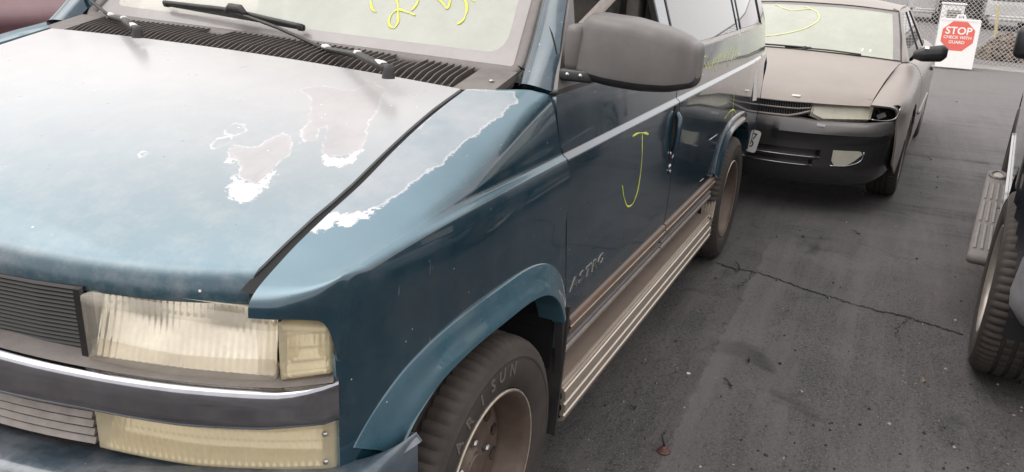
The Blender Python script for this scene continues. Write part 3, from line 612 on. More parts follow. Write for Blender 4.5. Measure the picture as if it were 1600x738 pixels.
V = [cowl_pt(u, y, .001) for u in (.99, 1.10) for y in np.linspace(-.78, .80, 21)]; V = np.array(V).reshape(2, 21, 3); panel('cowl_strip', V, M['cowl'], van, flange=.01, center=(-.3, 0, .5))
# ---- wheel arch flares
def arch_pt(th, cx, af, ar, b_):
    c_, s_ = math.cos(th), math.sin(th); a = af if c_ > 0 else ar
    return cx+a*np.sign(c_)*abs(c_)**(2/AEX), ARZ+b_*abs(s_)**(2/AEX)*np.sign(s_)
def flare(name, cx, ain, aout, th0, th1, mir, bul=.024, ysurf=None, mat=None):
    rows = []
    for th in np.linspace(th0, th1, 60):
        (xi, zi), (xo, zo) = arch_pt(th, cx, *ain), arch_pt(th, cx, *aout); r_ = []
        yo = ysurf(xo, zo)
        for k, (t, dy) in enumerate([(1.0, -.003), (.99, .004), (.95, .0055), (.5, bul*.62), (.06, bul+.004), (.015, bul+.004), (0, bul), (-.008, bul*.4), (-.012, -.05)]):
            x, z = xi+(xo-xi)*t, zi+(zo-zi)*t; yb = yo*(.5+.5*t)+ysurf(xi, zi)*(.5-.5*t) if t > 0 else ysurf(xi, zi)
            r_.append((x, yb+dy, z))
        rows.append(r_)
    return panel(name, net(rows, 1, 4), mat or M['flare'], van, center=(cx, 0, .4), flange=0, mir=mir)
def fenY(x, z): return float(np.interp(x, [-.46, 0, .10, .21, .31, .40, .47, .495], [.987, .987, .984, .980, .970, .956, .936, .926]))-(.01 if z < .5 else 0)
for mir in (False, True):
    flare('wheel_flare', 0.0, (.425, .40, .415), (.525, .462, .49), R(33), R(152), mir, ysurf=fenY)
    flare('wheel_flare', -2.80, (.41, .40, .415), (.45, .455, .47), R(20), R(160), mir, bul=.022, ysurf=lambda x, z: bodyY(x, .9), mat=M['teal'])
    sg = -1 if mir else 1
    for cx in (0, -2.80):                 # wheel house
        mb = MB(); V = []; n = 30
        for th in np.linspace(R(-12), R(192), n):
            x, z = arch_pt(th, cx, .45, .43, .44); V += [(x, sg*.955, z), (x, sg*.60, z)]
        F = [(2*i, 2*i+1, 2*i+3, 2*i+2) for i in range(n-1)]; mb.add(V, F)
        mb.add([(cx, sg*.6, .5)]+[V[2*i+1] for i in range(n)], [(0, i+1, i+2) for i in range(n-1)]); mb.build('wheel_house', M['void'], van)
    # flap behind the front wheel and the end of the wing
    mb = MB(); mb.box((-.435, sg*.90, .40), (.012, .19, .40), Matrix.Rotation(R(-6), 3, 'Y')); mb.build('mud_flap', M['black_plastic'], van)
    G = [[(-.408, sg*.992, .60), (-.425, sg*.99, .60), (-.458, sg*.985, .60)], [(-.425, sg*.992, .45), (-.44, sg*.99, .45), (-.468, sg*.985, .44)], [(-.440, sg*.985, .24), (-.450, sg*.985, .24), (-.470, sg*.975, .24)]]
    panel('wing_end', net(G, 5, 3), M['black_plastic'], van, flange=.02, center=(-.44, 0, .4))

# ---- front end
def nz(y, off=0.0):
    e = 1e-3; dx = (nose(y+e)-nose(y-e))/(2*e); n_ = np.array([1, -dx]); n_ /= np.linalg.norm(n_); return nose(y)+n_[0]*off, y+n_[1]*off
def front_grid(y0, y1, prof, n=24):       # prof: list of (z, offset out of the nose curve)
    return np.array([[(*nz(y, o), z) for (z, o) in prof] for y in np.linspace(y0, y1, n)])
def fpanel(name, y0, y1, prof, mat, n=24, parent=van, flange=.01, smooth=True):
    return panel(name, front_grid(y0, y1, prof, n), mat, parent, center=(0, 0, prof[len(prof)//2][0]), flange=flange)
fpanel('front_backing', -.915, .915, [(.965, -.11), (.80, -.12), (.62, -.10)], M['void'], 40)
for mir in (False, True):
    sg = -1 if mir else 1
    # headlight: housing with two reflector bowls behind a fluted lens
    y0, y1, z0, z1 = .532, .838, .808, .948
    def zt(y): return float(np.interp(y, [.53, .70, .83, .93], [.952, .940, .925, .916]))
    def zb(y): return float(np.interp(y, [.53, .68, .83, .93], [.826, .806, .804, .822]))
    def lamp_grid(ya, yb, ny, nz_, fn, rc=.014):
        out = []
        for y in np.linspace(ya, yb, ny):
            d = min(y-ya, yb-y); h_ = zt(y)-zb(y); e = (rc-math.sqrt(max(0, rc*rc-(rc-d)**2)))/h_ if d < rc else 0
            col_ = []
            for v in np.linspace(0, 1, nz_):
                v2 = e+(1-2*e)*v; xy = nz(y, fn(y, v2)); col_.append((xy[0], sg*xy[1], zb(y)+h_*v2))
            out.append(col_)
        return np.array(out)
    def edge_in(y, v, ya, yb):            # lens edges roll back towards the housing
        d = min((y-ya)/.014, (yb-y)/.014, v/.10, (1-v)/.12, 1); d = max(0, d); return (1-math.sqrt(1-(1-d)**2))*-.020
    tri = lambda q: abs((q % 1)*2-1)
    hl = panel('headlight', lamp_grid(y0-.003, y1+.003, 30, 8, lambda y, v: -.085), M['lamp_body'], van, flange=-.040, center=(0, 0, .88))
    def back(y, v):                       # one bright fluted reflector, softly dished behind each beam
        d = sum(math.exp(-((y-cy)/.048)**2-((v-.52)/.30)**2) for cy in (.612, .758))
        return -.072+.050*(1-v)-.014*d+.0026*tri(y/.0115)*(1 if (v < .27 or v > .72) else .55)
    panel('reflector', lamp_grid(y0+.004, y1-.004, 320, 40, back), M['lamp_back'], hl, flange=0, center=(0, 0, .88))
    def flute(y, v):
        ff = .0012*tri(y/.0115) if min(y-y0, y1-y) > .02 and .08 < v < .92 else 0
        return edge_in(y, v, y0, y1)+ff
    panel('lens', lamp_grid(y0, y1, 300, 30, flute), M['lens_clear'], hl, flange=.035, center=(0, 0, .88))
    c0, c1 = .841, .921
    cl = panel('corner_lamp', lamp_grid(c0-.002, c1+.002, 16, 8, lambda y, v: -.066), M['lamp_body'], van, flange=-.028, center=(0, 0, .88))
    panel('reflector', lamp_grid(c0+.010, c1-.008, 90, 26, lambda y, v: -.058+.046*(1-v)+.0022*tri(y/.0088)-.002*(abs((v*5) % 1-.5) > .43)), M['reflector'], cl, flange=.01, center=(0, 0, .88))
    panel('lens', lamp_grid(c0, c1, 60, 44, lambda y, v: edge_in(y, v, c0, c1)-(.0014 if abs((v*6) % 1-.5) > .46 and min(y-c0, c1-y) > .008 else 0)), M['lens_amber'], cl, flange=.03, center=(0, 0, .88))
    # parking lamp below the chrome bar
    p0, p1 = .530, .924
    zt = lambda y: float(np.interp(y, [.53, .70, .83, .93], [.742, .730, .7265, .733])); zb = lambda y: float(np.interp(y, [.53, .70, .93], [.648, .630, .622]))
    pl = panel('parking_lamp', lamp_grid(p0-.002, p1+.002, 20, 8, lambda y, v: -.070, .006), M['lamp_body'], van, flange=-.034, center=(0, 0, .68))
    def refl3(y, v):
        k = int(v*4.999); return -.062+.050*(1-v)+.0018*tri(y/.011+.5*v)-.001*(abs((v*5) % 1-.5) > .44)
    panel('reflector', lamp_grid(p0+.012, p1-.026, 260, 36, refl3, .006), M['reflector'], pl, flange=.01, center=(0, 0, .68))
    def flute3(y, v):
        ff = 0
        if p0+.03 < y < p1-.035 and .12 < v < .86: ff = .0012*tri(y/.011+.5*v)
        return edge_in(y, v, p0, p1)*.6+ff
    panel('lens', lamp_grid(p0, p1, 240, 36, flute3, .006), M['lens_amber'], pl, flange=.035, center=(0, 0, .68))
    for zz in (.706, .648):
        x, y = nz(.905, .003); mb = MB(); mb.lathe([(0, .004), (.004, .004), (.0055, 0)], 10, (x, sg*y, zz), 'x'); mb.build('lamp_screw', M['steel'], pl, True)
# chrome bar across the nose, its end dented
cz = lambda y: (float(np.interp(abs(y), [0, .36, .53, .70, .84, .925], [.838, .836, .826, .814, .806, .816])), float(np.interp(abs(y), [0, .34, .54, .70, .82, .925], [.752, .748, .746, .731, .728, .738])))
rows = []
for y in np.linspace(-.927, .927, 90):
    t_, b_ = cz(y); r_ = []
    for v, o in [(0, -.03), (0, .018), (.025, .027), (.07, .032), (.16, .0345), (.55, .036), (.88, .033), (.97, .026), (1, .014), (1, -.02)]:
        dent = 0
        if y > .86: dent = -.014*math.exp(-((y-.905)/.013)**2-((v-.35)/.28)**2)+.006*math.exp(-((y-.918)/.006)**2)
        e = max(0, (abs(y)-.90)/.027); x, yy = nz(y, o*(1-e*e*.6)+dent); r_.append((x, yy, t_+(b_-t_)*v))
    rows.append(r_)
panel('chrome_bar', net(rows, 1, 3), M['chrome'], van, flange=.02, center=(0, 0, .78))
# ledge above the chrome bar
panel('grille_ledge', np.array([[(*nz(y, o), cz(y)[0]+dz) for o, dz in ((.016, .0005), (.0, .002), (-.06, .004))] for y in np.linspace(-.92, .92, 50)]), M['cowl'], van, flange=0, center=(0, 0, 0))
g = fpanel('grille', -.525, .525, [(.955, -.055), (.83, -.055)], M['void'], 20)
for k in range(15):
    z = .838+k*.0078; mb = MB(); V = []; n = 12
    for y in np.linspace(-.52, .52, n):
        for dz, o in ((-.0022, -.030), (.0022, -.034), (.0016, -.05), (-.0028, -.05)): V.append((*nz(y, o), z+dz))
    F = [(i*4+k2, i*4+(k2+1) % 4, (i+1)*4+(k2+1) % 4, (i+1)*4+k2) for i in range(n-1) for k2 in range(4)]; mk('grille_slat', V, F, M['grille_dark'], g)
for sg in (1, -1):
    fpanel('grille_side', sg*.519, sg*.531, [(.955, -.012), (.82, -.012)], M['grille_dark'], 4)
lg = fpanel('lower_grille', -.53, .53, [(.748, -.05), (.65, -.05)], M['void'], 20)
for k in range(5):
    z = .661+k*.0175; V = []; n = 22
    for y in np.linspace(-.525, .525, n):
        for dz, o in ((-.0052, -.004), (.0050, -.010), (.0040, -.040), (-.0062, -.040)): V.append((*nz(y, o), z+dz))
    F = [(i*4+k2, i*4+(k2+1) % 4, (i+1)*4+(k2+1) % 4, (i+1)*4+k2) for i in range(n-1) for k2 in range(4)]+[(3, 2, 1, 0), tuple((n-1)*4+q for q in range(4))]
    mk('grille_slat', V, F, M['slat'], lg)
# bumper with wrap-round ends
rows = []
def bump_line(t, off):                    # t -1..1 along the bumper; wraps to the wheel arch
    a = abs(t)
    if a < .72: x, y = nz(a/.72*.90, off)
    else:
        u = (a-.72)/.28; P = crv([nz(.90, off), (.478+off*.5, .952+off*.55), (.42+off*.1, .985+off*.30), (.365, 1.004+off*.15)], 12); i = u*(len(P)-1); j = int(min(i, len(P)-2)); q = P[j]+(P[j+1]-P[j])*(i-j); x, y = q
    return x, y*(1 if t >= 0 else -1)
for t in np.linspace(-1, 1, 101):
    r_ = []; e = max(0, (abs(t)-.72)/.28); zt_ = .630+.028*e*(1 if abs(t) > .72 else 0)
    for z, o in [(zt_-.004, -.03), (zt_, .0), (zt_+.002, .03), (zt_-.004, .058), (zt_-.02, .075), (.56, .082), (.47, .080), (.43, .06), (.42, .0)]:
        r_.append((*bump_line(t, o*(1-.55*e)), z))
    rows.append(r_)
panel('bumper', net(rows, 1, 4), M['bumper'], van, flange=.02, center=(.2, 0, .5))

# ---- wheels
def tyre(mb_or_none, R_, w, rim_r, n=216, sip=3):
    h = w/2; prof = [(rim_r, -h*.62), (rim_r+.012, -h*.80), (rim_r+.05, -h*.98), (R_-.055, -h*1.0), (R_-.025, -h*.95), (R_-.012, -h*.88), (R_-.004, -h*.76),
            (R_, -h*.60), (R_, -h*.40), (R_-.007, -h*.38), (R_-.007, -h*.30), (R_+.001, -h*.28), (R_+.001, -h*.06), (R_-.007, -h*.04), (R_-.007, h*.04), (R_+.001, h*.06), (R_+.001, h*.28), (R_-.007, h*.30), (R_-.007, h*.38), (R_, h*.40), (R_, h*.60),
            (R_-.004, h*.76), (R_-.012, h*.88), (R_-.025, h*.95), (R_-.040, h*.985), (R_-.0415, h*1.0), (R_-.046, h*1.0), (R_-.0475, h*.985), (R_-.060, h*1.0), (rim_r+.05, h*.985), (rim_r+.020, h*.90), (rim_r+.012, h*.80), (rim_r, h*.62)]
    V = []; F = []; m = len(prof)
    for i in range(n):
        q = 2*math.pi*i/n
        for j, (r_, y) in enumerate(prof):
            d = 0
            if i % sip == 0 and (5 <= j <= 8 or 19 <= j <= 22): d = .0065
            if i % 4 == 2 and (11 <= j <= 12 or 15 <= j <= 16): d = .004
            V.append(((r_-d)*math.cos(q), y, (r_-d)*math.sin(q)))
    F = [(i*m+j, i*m+j+1, ((i+1) % n)*m+j+1, ((i+1) % n)*m+j) for i in range(n) for j in range(m-1)]
    return V, F
def disc_holes(n, rad, rx, ry, k=14, a0=0):
    return [[(rad*math.cos(a0+2*math.pi*i/n)+(rx*math.cos(q)*math.cos(a0+2*math.pi*i/n)-ry*math.sin(q)*math.sin(a0+2*math.pi*i/n)),
              rad*math.sin(a0+2*math.pi*i/n)+(rx*math.cos(q)*math.sin(a0+2*math.pi*i/n)+ry*math.sin(q)*math.cos(a0+2*math.pi*i/n))) for q in np.linspace(0, 2*math.pi, k, endpoint=False)] for i in range(n)]
WSH = {}
def make_wheel(kind, parent, loc, mir, steer=0.0, R_=.338, w=.225, rim_r=.196, rimmat=None, lip=None):
    """rim is the wheel part; tyre, nuts and lettering hang on it. Outer face at local y = 0 (towards +y)"""
    h = w/2; key = (kind, R_, w)
    if key not in WSH:
        d = {}
        mb = MB(); mb.lathe([(rim_r+.012, -.005), (rim_r+.013, .001), (rim_r+.009, .004), (rim_r+.003, .000), (rim_r-.006, -.012), (rim_r-.010, -.035), (rim_r-.022, -.060), (rim_r-.028, -.085), (rim_r-.028, -.17), (rim_r+.005, -.20)], 72)
        if kind == 'steel':
            dp = -.078; out = [((rim_r-.026)*math.cos(q), (rim_r-.026)*math.sin(q)) for q in np.linspace(0, 2*math.pi, 60, endpoint=False)]
            holes = disc_holes(11, .128, .016, .020)
            V2, F2 = fill(out, holes, .014)
            def dz(x, y):
                r_ = math.hypot(x, y); return dp+float(np.interp(r_, [0, .048, .052, .075, .10, .14, .168, .175], [.030, .030, .012, .018, .012, .016, .002, -.008]))
            V3 = [(x, dz(x, y), y) for x, y in V2]; n0 = len(V3); mb.add(V3, F2); mb.add([(x, y-.006, z) for x, y, z in V3], F2)
            for hh in holes:
                m_ = len(hh); mb.add([(x, dz(x, y), y) for x, y in hh]+[(x, dz(x, y)-.012, y) for x, y in hh], [(i, (i+1) % m_, m_+(i+1) % m_, m_+i) for i in range(m_)])
            mb.lathe([(0, dp+.036), (.035, dp+.034), (.044, dp+.022), (.047, dp)], 24)
        else:                              # alloy: spokes
            for i in range(5):
                q = 2*math.pi*i/5
                for s_ in (-1, 1):
                    qa, qb = q+s_*.16, q+s_*.30
                    P0 = np.array([.05*math.cos(qa), -.03, .05*math.sin(qa)]); P1 = np.array([(rim_r-.012)*math.cos(qb), -.018, (rim_r-.012)*math.sin(qb)]); t_ = np.array([-math.sin(q), 0, math.cos(q)])*.021
                    mb.add([P0-t_*.8, P0+t_*.8, P1+t_, P1-t_, P0-t_*.8-[0, .03, 0], P0+t_*.8-[0, .03, 0], P1+t_-[0, .03, 0], P1-t_-[0, .03, 0]], [(0,1,2,3),(7,6,5,4),(0,4,5,1),(1,5,6,2),(2,6,7,3),(3,7,4,0)])
            mb.lathe([(0, -.008), (.055, -.010), (.070, -.022), (.072, -.05)], 30)
        d['rim'] = (mb.V, mb.F); d['tyre'] = tyre(None, R_, w, rim_r)
        mb = MB(); mb.lathe([(rim_r+.0105, .0035), (rim_r+.0135, .0045), (rim_r+.0155, .0015), (rim_r+.0150, -.003)], 72); d['lip'] = (mb.V, mb.F)
        WSH[key] = {'raw': d, 'me': {}}
    e = WSH[key]
    def part(nm, raw, mat, par):
        if (nm, mat.name) in e['me']:
            o = bpy.data.objects.new(nm, e['me'][(nm, mat.name)]); return link(o, par)
        o = mk(nm, raw[0], raw[1], mat, par, True); o.data.set_sharp_from_angle(angle=R(38)); e['me'][(nm, mat.name)] = o.data; return o
    rm = part('wheel', e['raw']['rim'], rimmat or M['rim'], parent)
    rm.location = loc; rm.rotation_euler = (0, rnd.uniform(0, 6.28) if parent is not van else 0, steer+(math.pi if mir else 0))
    ty = part('tyre', e['raw']['tyre'], M['rubber'], rm); ty.location = (0, -w/2+.012, 0)
    part('rim_lip', e['raw']['lip'], lip or M['rim_lip'], rm)
    if kind == 'steel':
        for i in range(5):
            q = 2*math.pi*i/5+.35; k = ('lug_nut', 'x')
            if k not in e['me']:
                mb = MB(); mb.lathe([(0, .014), (.006, .013), (.0095, .008), (.0095, -.012)], 6); e['me'][k] = mk('lug_nut', mb.V, mb.F, M['steel']).data; bpy.data.objects.remove(bpy.data.objects['lug_nut'])
            o = link(bpy.data.objects.new('lug_nut', e['me'][k]), rm); o.location = (.068*math.cos(q), -.058, .068*math.sin(q))
    return rm
WY = 1.000
wf = make_wheel('steel', van, (.012, WY, .338), False, R(-1))
make_wheel('steel', van, (-2.80, WY, .338), False); make_wheel('steel', van, (0, -WY, .338), True); make_wheel('steel', van, (-2.80, -WY, .338), True)
for ch, p in zip('ARISUN', [(717,697),(731,651),(752,612),(771,596),(786,574),(804,557)]):   # lettering on the tyre wall
    P = at(p, 1, WY+.012); dx, dz_ = P[0]-.012, P[2]-.338; q = math.atan2(dz_, dx); r_ = .2675; V, F = text_mesh(ch, .044, .0008)
    V, F = extr(V, F, .0016); out = []
    for x, y, h in V:                     # text x runs clockwise seen from outside
        qq = q-(-x)/r_*-1*-1 if False else q+(x/r_)*-1*-1; rr = r_+y
        qq = q-x*(-1)/r_
        out.append((rr*math.cos(qq), .0125+h-.001, rr*math.sin(qq)))
    mk('tyre_letter', out, F, M['tyre_mark'], wf)
# ---- running boards
for sg in (1, -1):
    prof = [(.90, .372), (.955, .360), (.983, .352), (.985, .346), (.990, .345), (.992, .339), (.997, .338), (.999, .333), (1.003, .331), (1.005, .322), (1.006, .300), (1.000, .297), (1.000, .290), (1.006, .287), (1.007, .262), (1.001, .259), (1.001, .252), (1.006, .249), (1.003, .232), (.985, .226), (.93, .226)]
    xs = np.linspace(-.448, -2.40, 40)
    G = np.array([[(x, sg*y, z) for y, z in prof] for x in xs])
    rb = panel('running_board', G[:, 2:], M['ribs'], van, flange=.012, center=(-1.4, sg*.9, .28)); rb.data.set_sharp_from_angle(angle=R(25))
    panel('step_tread', G[:, :3], M['tread'], rb, flange=0, center=(-1.4, sg*.9, .0))
    # ribbed end piece rising along the rear arch
    rows = []
    for k in range(33):
        t = k/32; off = .006*(1 if (k//2) % 2 else 0)
        rows.append([(-2.395-.0*t, sg*(.90+.108*t), .345+off*.0)]+[(-2.395-.155*u-.02*u*(1-u)+off*.8, sg*(.90+.108*t-.02*u), .318+.155*u+off*.4) for u in (0, .25, .5, .75, 1)])
    e_ = panel('step_end', np.array(rows), M['ribs'], rb, flange=.02, center=(-2.8, sg*.9, .2)); e_.data.set_sharp_from_angle(angle=R(25))
    panel('sill', np.array([[(x, sg*bodyY(x, .42)-sg*o, z) for o, z in ((.0, .418), (.006, .405), (.05, .372))] for x in xs]), M['side_trim'], van, flange=0, center=(-1.4, 0, .5))
# ---- doors: mouldings, handle, lettering
def side_strip(name, x0, x1, z0, z1, dep, mat, parent, n=24, slope=0.0, off=0.0):
    h = (z1-z0); prof = [(0, -.002), (.06, dep*.7), (.18, dep), (.82, dep), (.94, dep*.7), (1, -.002)]
    G = np.array([[(x, bodyY(x, z0+slope*(x-x0)+h*v)+o+off, z0+slope*(x-x0)+h*v) for v, o in prof] for x in np.linspace(x0, x1, n)]); return panel(name, G, mat, parent, flange=.006)
dr = door_objs[False]; sp_ = [o for o in van.children if o.name.startswith('side_panel')][0]
for par, x0, x1 in ((dr, -.480, -1.490), (sp_, -1.502, -2.41)):
    side_strip('side_trim', x0, x1, .492, .552, .011, M['side_trim'], par); side_strip('trim_line', x0, x1, .520, .5255, .004, M['trim_chrome'], par, off=.0105)
    side_strip('lower_trim', x0-.002, x1, .430, .452, .010, M['slat'], par); side_strip('lower_trim', x0-.002, x1, .455, .472, .006, M['grey_trim'], par)
def hshape(name, P, mat, parent, r, n=8, flat=1.): mb = MB(); mb.tube(P, r, n, flat=flat); return mb.build(name, mat, parent, True)
# flush pull handle in a dark cup
hx = -1.452
mb = MB(); yy = bodyY(hx, .92)
out = [(hx+.028*math.copysign(abs(math.cos(q))**.5, math.cos(q))+.05*(math.sin(q))*-.0, .925+.105*math.copysign(abs(math.sin(q))**.6, math.sin(q))) for q in np.linspace(0, 2*math.pi, 28, endpoint=False)]
V, F = fill(out); V3, F3 = extr([(x, z) for x, z in V], F, .0012); cup = mk('handle_cup', [(x, yy+.0005+h, z) for x, z, h in V3], F3, M['void'], dr)
hd = hshape('door_handle', [(hx+.002, yy+.004, .85), (hx+.0, yy+.016, .875), (hx, yy+.019, .93), (hx, yy+.016, .985), (hx, yy+.004, 1.005)], M['teal'], dr, [.010, .0125, .0125, .0125, .010])
hshape('handle_rim', [(hx+.024, yy+.003, .86), (hx+.012, yy+.004, .835), (hx-.012, yy+.004, .828), (hx-.026, yy+.004, .85)], M['chrome'], dr, .004)
mb = MB(); mb.lathe([(0, .006), (.009, .005), (.012, 0)], 14, (hx-.004, bodyY(hx, .785), .795)); mb.build('key_lock', M['chrome'], dr, True)
hshape('lock_rim', [(hx+.008, yy+.003, .785), (hx, yy+.004, .770), (hx-.010, yy+.003, .782)], M['chrome'], dr, .003)
A, B = at((893, 444), 1, .989), at((945, 404), 1, .989)    # raised letters, slanted
x = A[0]; wch = (B[0]-A[0])/5
for i, ch in enumerate('ASTRO'):
    V, F = text_mesh(ch, .050, .0016); V, F = extr(V, F, .0018); o_ = []
    for a, b_, h in V:
        xx = A[0]+(i+.5)*wch-(a*1.45+b_*.22); zz = .653+b_*.92; o_.append((xx, bodyY(xx, zz)+h, zz))
    mk('emblem', o_, [tuple(reversed(f)) for f in F], M['steel'], dr)
# ---- mirrors
def mirror_geo(sg):
    rootz = 0
    mb = MB()
    # shell: cross-sections along y (outwards), each a rounded box; front (towards the nose) is +x
    secs = []
    for t in list(np.linspace(0, 1, 15))+[1.03, 1.05, 1.058]:
        tc_ = min(t, 1); k = 1 if t <= 1 else {1.03: .95, 1.05: .82, 1.058: .55}[t]; y = .982+.272*t
        zt_ = float(np.interp(tc_, [0, .08, .45, .75, .92, 1], [1.386, 1.402, 1.396, 1.380, 1.364, 1.350])); zb_ = float(np.interp(tc_, [0, .3, .6, .85, 1], [1.240, 1.230, 1.226, 1.230, 1.240]))
        xf = float(np.interp(tc_, [0, .12, .4, .75, .92, 1], [-.405, -.388, -.374, -.380, -.398, -.425])); xb = -.545+.01*tc_
        zm, xm = (zt_+zb_)/2, (xf+xb)/2; r_ = []
        for q in np.linspace(-math.pi/2, 1.5*math.pi, 41)[:-1]:
            cx_, sz_ = math.cos(q), math.sin(q)
            x = xm+k*(xf-xb)/2*math.copysign(abs(cx_)**.62, cx_); z = zm+k*(zt_-zb_)/2*math.copysign(abs(sz_)**.30, sz_); r_.append((x-.10*(z-zm), sg*y, z))
        r_.append(r_[0]); secs.append(r_)
    return np.array(secs)
for sg in (1,):                          # the far mirror is gone
    G = mirror_geo(sg); ctr = (-.46, sg*1.12, 1.31)
    GN = net(G, 2, 1); nj = GN.shape[1]-1
    mr = panel('side_mirror', GN[:, 8:nj-6], M['mirror_plastic'], van, center=ctr, flange=.006)
    panel('mirror_base', np.concatenate([GN[:, nj-7:nj], GN[:, :9]], 1), M['mirror_dark'], mr, center=ctr, flange=.004)
    for i, nm in ((0, 'mirror_inner'), (-1, 'mirror_tip')):
        r_ = G[i][:-1]; c_ = r_.mean(0); mk(nm, [c_]+list(r_), [(0, k+1, (k+1) % len(r_)+1) for k in range(len(r_))], M['mirror_plastic'], mr, True)
    mb = MB(); mb.box((-.455, sg*.968, 1.315), (.115, .05, .115)); mb.build('mirror_arm', M['mirror_plastic'], mr, bevel=.018)
    mb = MB(); mb.box((-.45, sg*.985, 1.250), (.13, .09, .030)); mb.build('mirror_arm', M['mirror_dark'], mr, bevel=.008)
    for yy2, zz2 in ((.965, 1.252), (1.00, 1.252)):
        mb = MB(); mb.lathe([(0, .004), (.005, .003), (.006, 0)], 8, (-.386, sg*yy2, zz2), 'x'); mb.build('mirror_screw', M['steel'], mr, True)
# ---- wipers
def wsp(px, off): 
    P = hit(px, lambda Q: WSF(Q)-off/.724); return P
def wiper(base, knee, joint, b0, b1, baseoff=.012):
    a = hit(base, lambda Q: Q[:, 2]-(1.236+TILT*np.maximum(0, .75-Q[:, 1])+.018)); k = wsp(knee, .036); j = wsp(joint, .050); p0, p1 = wsp(b0, .022), wsp(b1, .022)
    mb = MB(); mb.tube([a, a*.6+k*.4+[0, 0, .012], k], [.015, .012, .009], 8, flat=.75); mb.lathe([(0, .022), (.011, .020), (.014, .010), (.016, -.012)], 16, (a[0]-.002, a[1], a[2]-.010), 'z')
    wp = mb.build('wiper', M['black_plastic'], van, True)
    mb = MB(); mb.tube(crv([k, k*.5+j*.5+[0, 0, .006], j], 6), .0062, 6, flat=.8); mb.build('wiper_arm', M['black_plastic'], wp, True)
    d = p1-p0; c_ = (p0+p1)/2+np.array([.01, 0, .016])
    P = [p0+np.array([.004, 0, .004]), p0*.75+p1*.25+np.array([.006, 0, .010]), c_, p0*.25+p1*.75+np.array([.006, 0, .010]), p1+np.array([.004, 0, .004])]
    mb = MB(); mb.tube(crv(P, 5), .0075, 6, flat=1.1); mb.tube([p0, p0*.97+p1*.03], .0105, 6); mb.tube([p1*.97+p0*.03, p1], .0105, 6); mb.build('wiper_blade', M['black_plastic'], wp, True)
    mb = MB(); mb.tube([p0, p1], .0042, 4, flat=2.2); mb.build('wiper_rubber', M['black_plastic'], wp)
    u_ = d/np.linalg.norm(d)
    mb = MB(); mb.tube([j-u_*.038+[0, 0, .0], j-u_*.02+[0, 0, .013], j+u_*.02+[0, 0, .013], j+u_*.04], [.009, .014, .014, .009], 8); mb.build('blade_joint', M['black_plastic'], wp, True)
    # chipped bare metal on the arm
    for t, l in ((.10, .045), (.42, .016), (.95, .034)):
        q0 = a*(1-t)+k*t+[0, 0, .013*(1-abs(2*t-1))+.006]; e = (k-a)/np.linalg.norm(k-a)*l/2; mb = MB(); mb.tube([q0-e, q0+e], [.0105, .0098], 6, flat=.72); mb.build('bare_metal', M['white_tape'], wp, True)
    return wp
wiper((606,108), (505,76), (368,20), (258,6), (474,44)); wiper((213,47), (172,26), (60,-60), (-70,-90), (150,-36))
# ---- marks on the van
def mark(name, pts, F, off, wd, mat, parent, n=5, flat=.25, nrm=(0, 1, 0)):
    P = [hit(p, F) for p in crv(pts, n)]; P = [p+np.array(nrm)*off for p in P if p is not None]; rr = random.Random(int(pts[0][0]*13+pts[0][1])); ph = rr.uniform(0, 6); mb = MB(); mb.tube(P, [wd*(.78+.28*math.sin(ph+i*.55)+rr.uniform(-.16, .16))*(.45 if i in (0, len(P)-1) else 1) for i in range(len(P))], 6, flat=flat, upv=nrm); return mb.build(name, mat, parent, True)
SIDE = lambda P: P[:, 1]-np.interp(P[:, 2], [.42, .62, .85, 1.0345, 1.0505, 1.215], [.966, .986, .988, .985, .971, .950])
mark('paint_mark', [(988,213),(998,208),(1006,208),(1013,210)], SIDE, .001, .0045, M['yellow_mark'], dr)
mark('paint_mark', [(1003,209),(1003,240),(1000,275),(994,305),(987,320),(981,323),(975,310),(972,290)], SIDE, .001, .0032, M['yellow_mark'], dr)
wn_ = (.69, 0, .724); ws_ = [o for o in van.children if o.name == 'windscreen'][0]
for pts in [[(582,-8),(580,5),(582,15),(588,20)], [(617,-6),(622,8),(622,22),(622,36),(615,45),(608,38),(611,25),(622,16),(634,19),(650,25)], [(655,-6),(652,6),(643,18)], [(683,-3),(692,6),(699,14),(703,5),(706,-6)], [(722,-4),(729,6),(729,20),(724,32),(715,39)], [(733,-6),(742,4)]]:
    mark('paint_mark', pts, WSF, .002, .0042, M['yellow_mark'], ws_, nrm=wn_)
for pts in [[(1103,88),(1096,92),(1093,105),(1096,117),(1100,117)], [(1101,97),(1103,107),(1106,96),(1108,108),(1110,94)], [(1112,92),(1112,104),(1116,90),(1117,114)], [(1119,90),(1120,101),(1124,86),(1121,91)], [(1126,84),(1126,98),(1130,82),(1131,95)], [(1131,92),(1137,79)], [(1138,76),(1137,106)], [(1142,74),(1142,96),(1146,80)], [(1146,90),(1150,84),(1149,72),(1154,92)]]:
    mark('paint_mark', pts, SIDE, .001, .003, M['yellow_mark'], sp_)
mark('paint_mark', [(1148,130),(1144,180),(1135,226)], SIDE, .001, .0016, M['yellow_mark'], sp_)
mark('paint_mark', [(1132,186),(1140,175),(1146,172),(1150,178)], SIDE, .001, .004, M['yellow_mark'], sp_)
mark('scratch', [(1108,219),(1121,210)], SIDE, .0008, .004, M['white_tape'], sp_); mark('scratch', [(1093,284),(1099,279)], SIDE, .0008, .004, M['white_tape'], sp_)
mb = MB(); P = [hit(p, SIDE)+np.array([0, .002, 0]) for p in [(1180,95),(1185,95),(1181,157),(1175,158)]]; Q = [p+np.array([0, .0015, 0]) for p in P]
mk('sticker_tape', P+Q, [(4,5,6,7),(0,1,5,4),(1,2,6,5),(2,3,7,6),(3,0,4,7)], M['white_tape'], sp_)
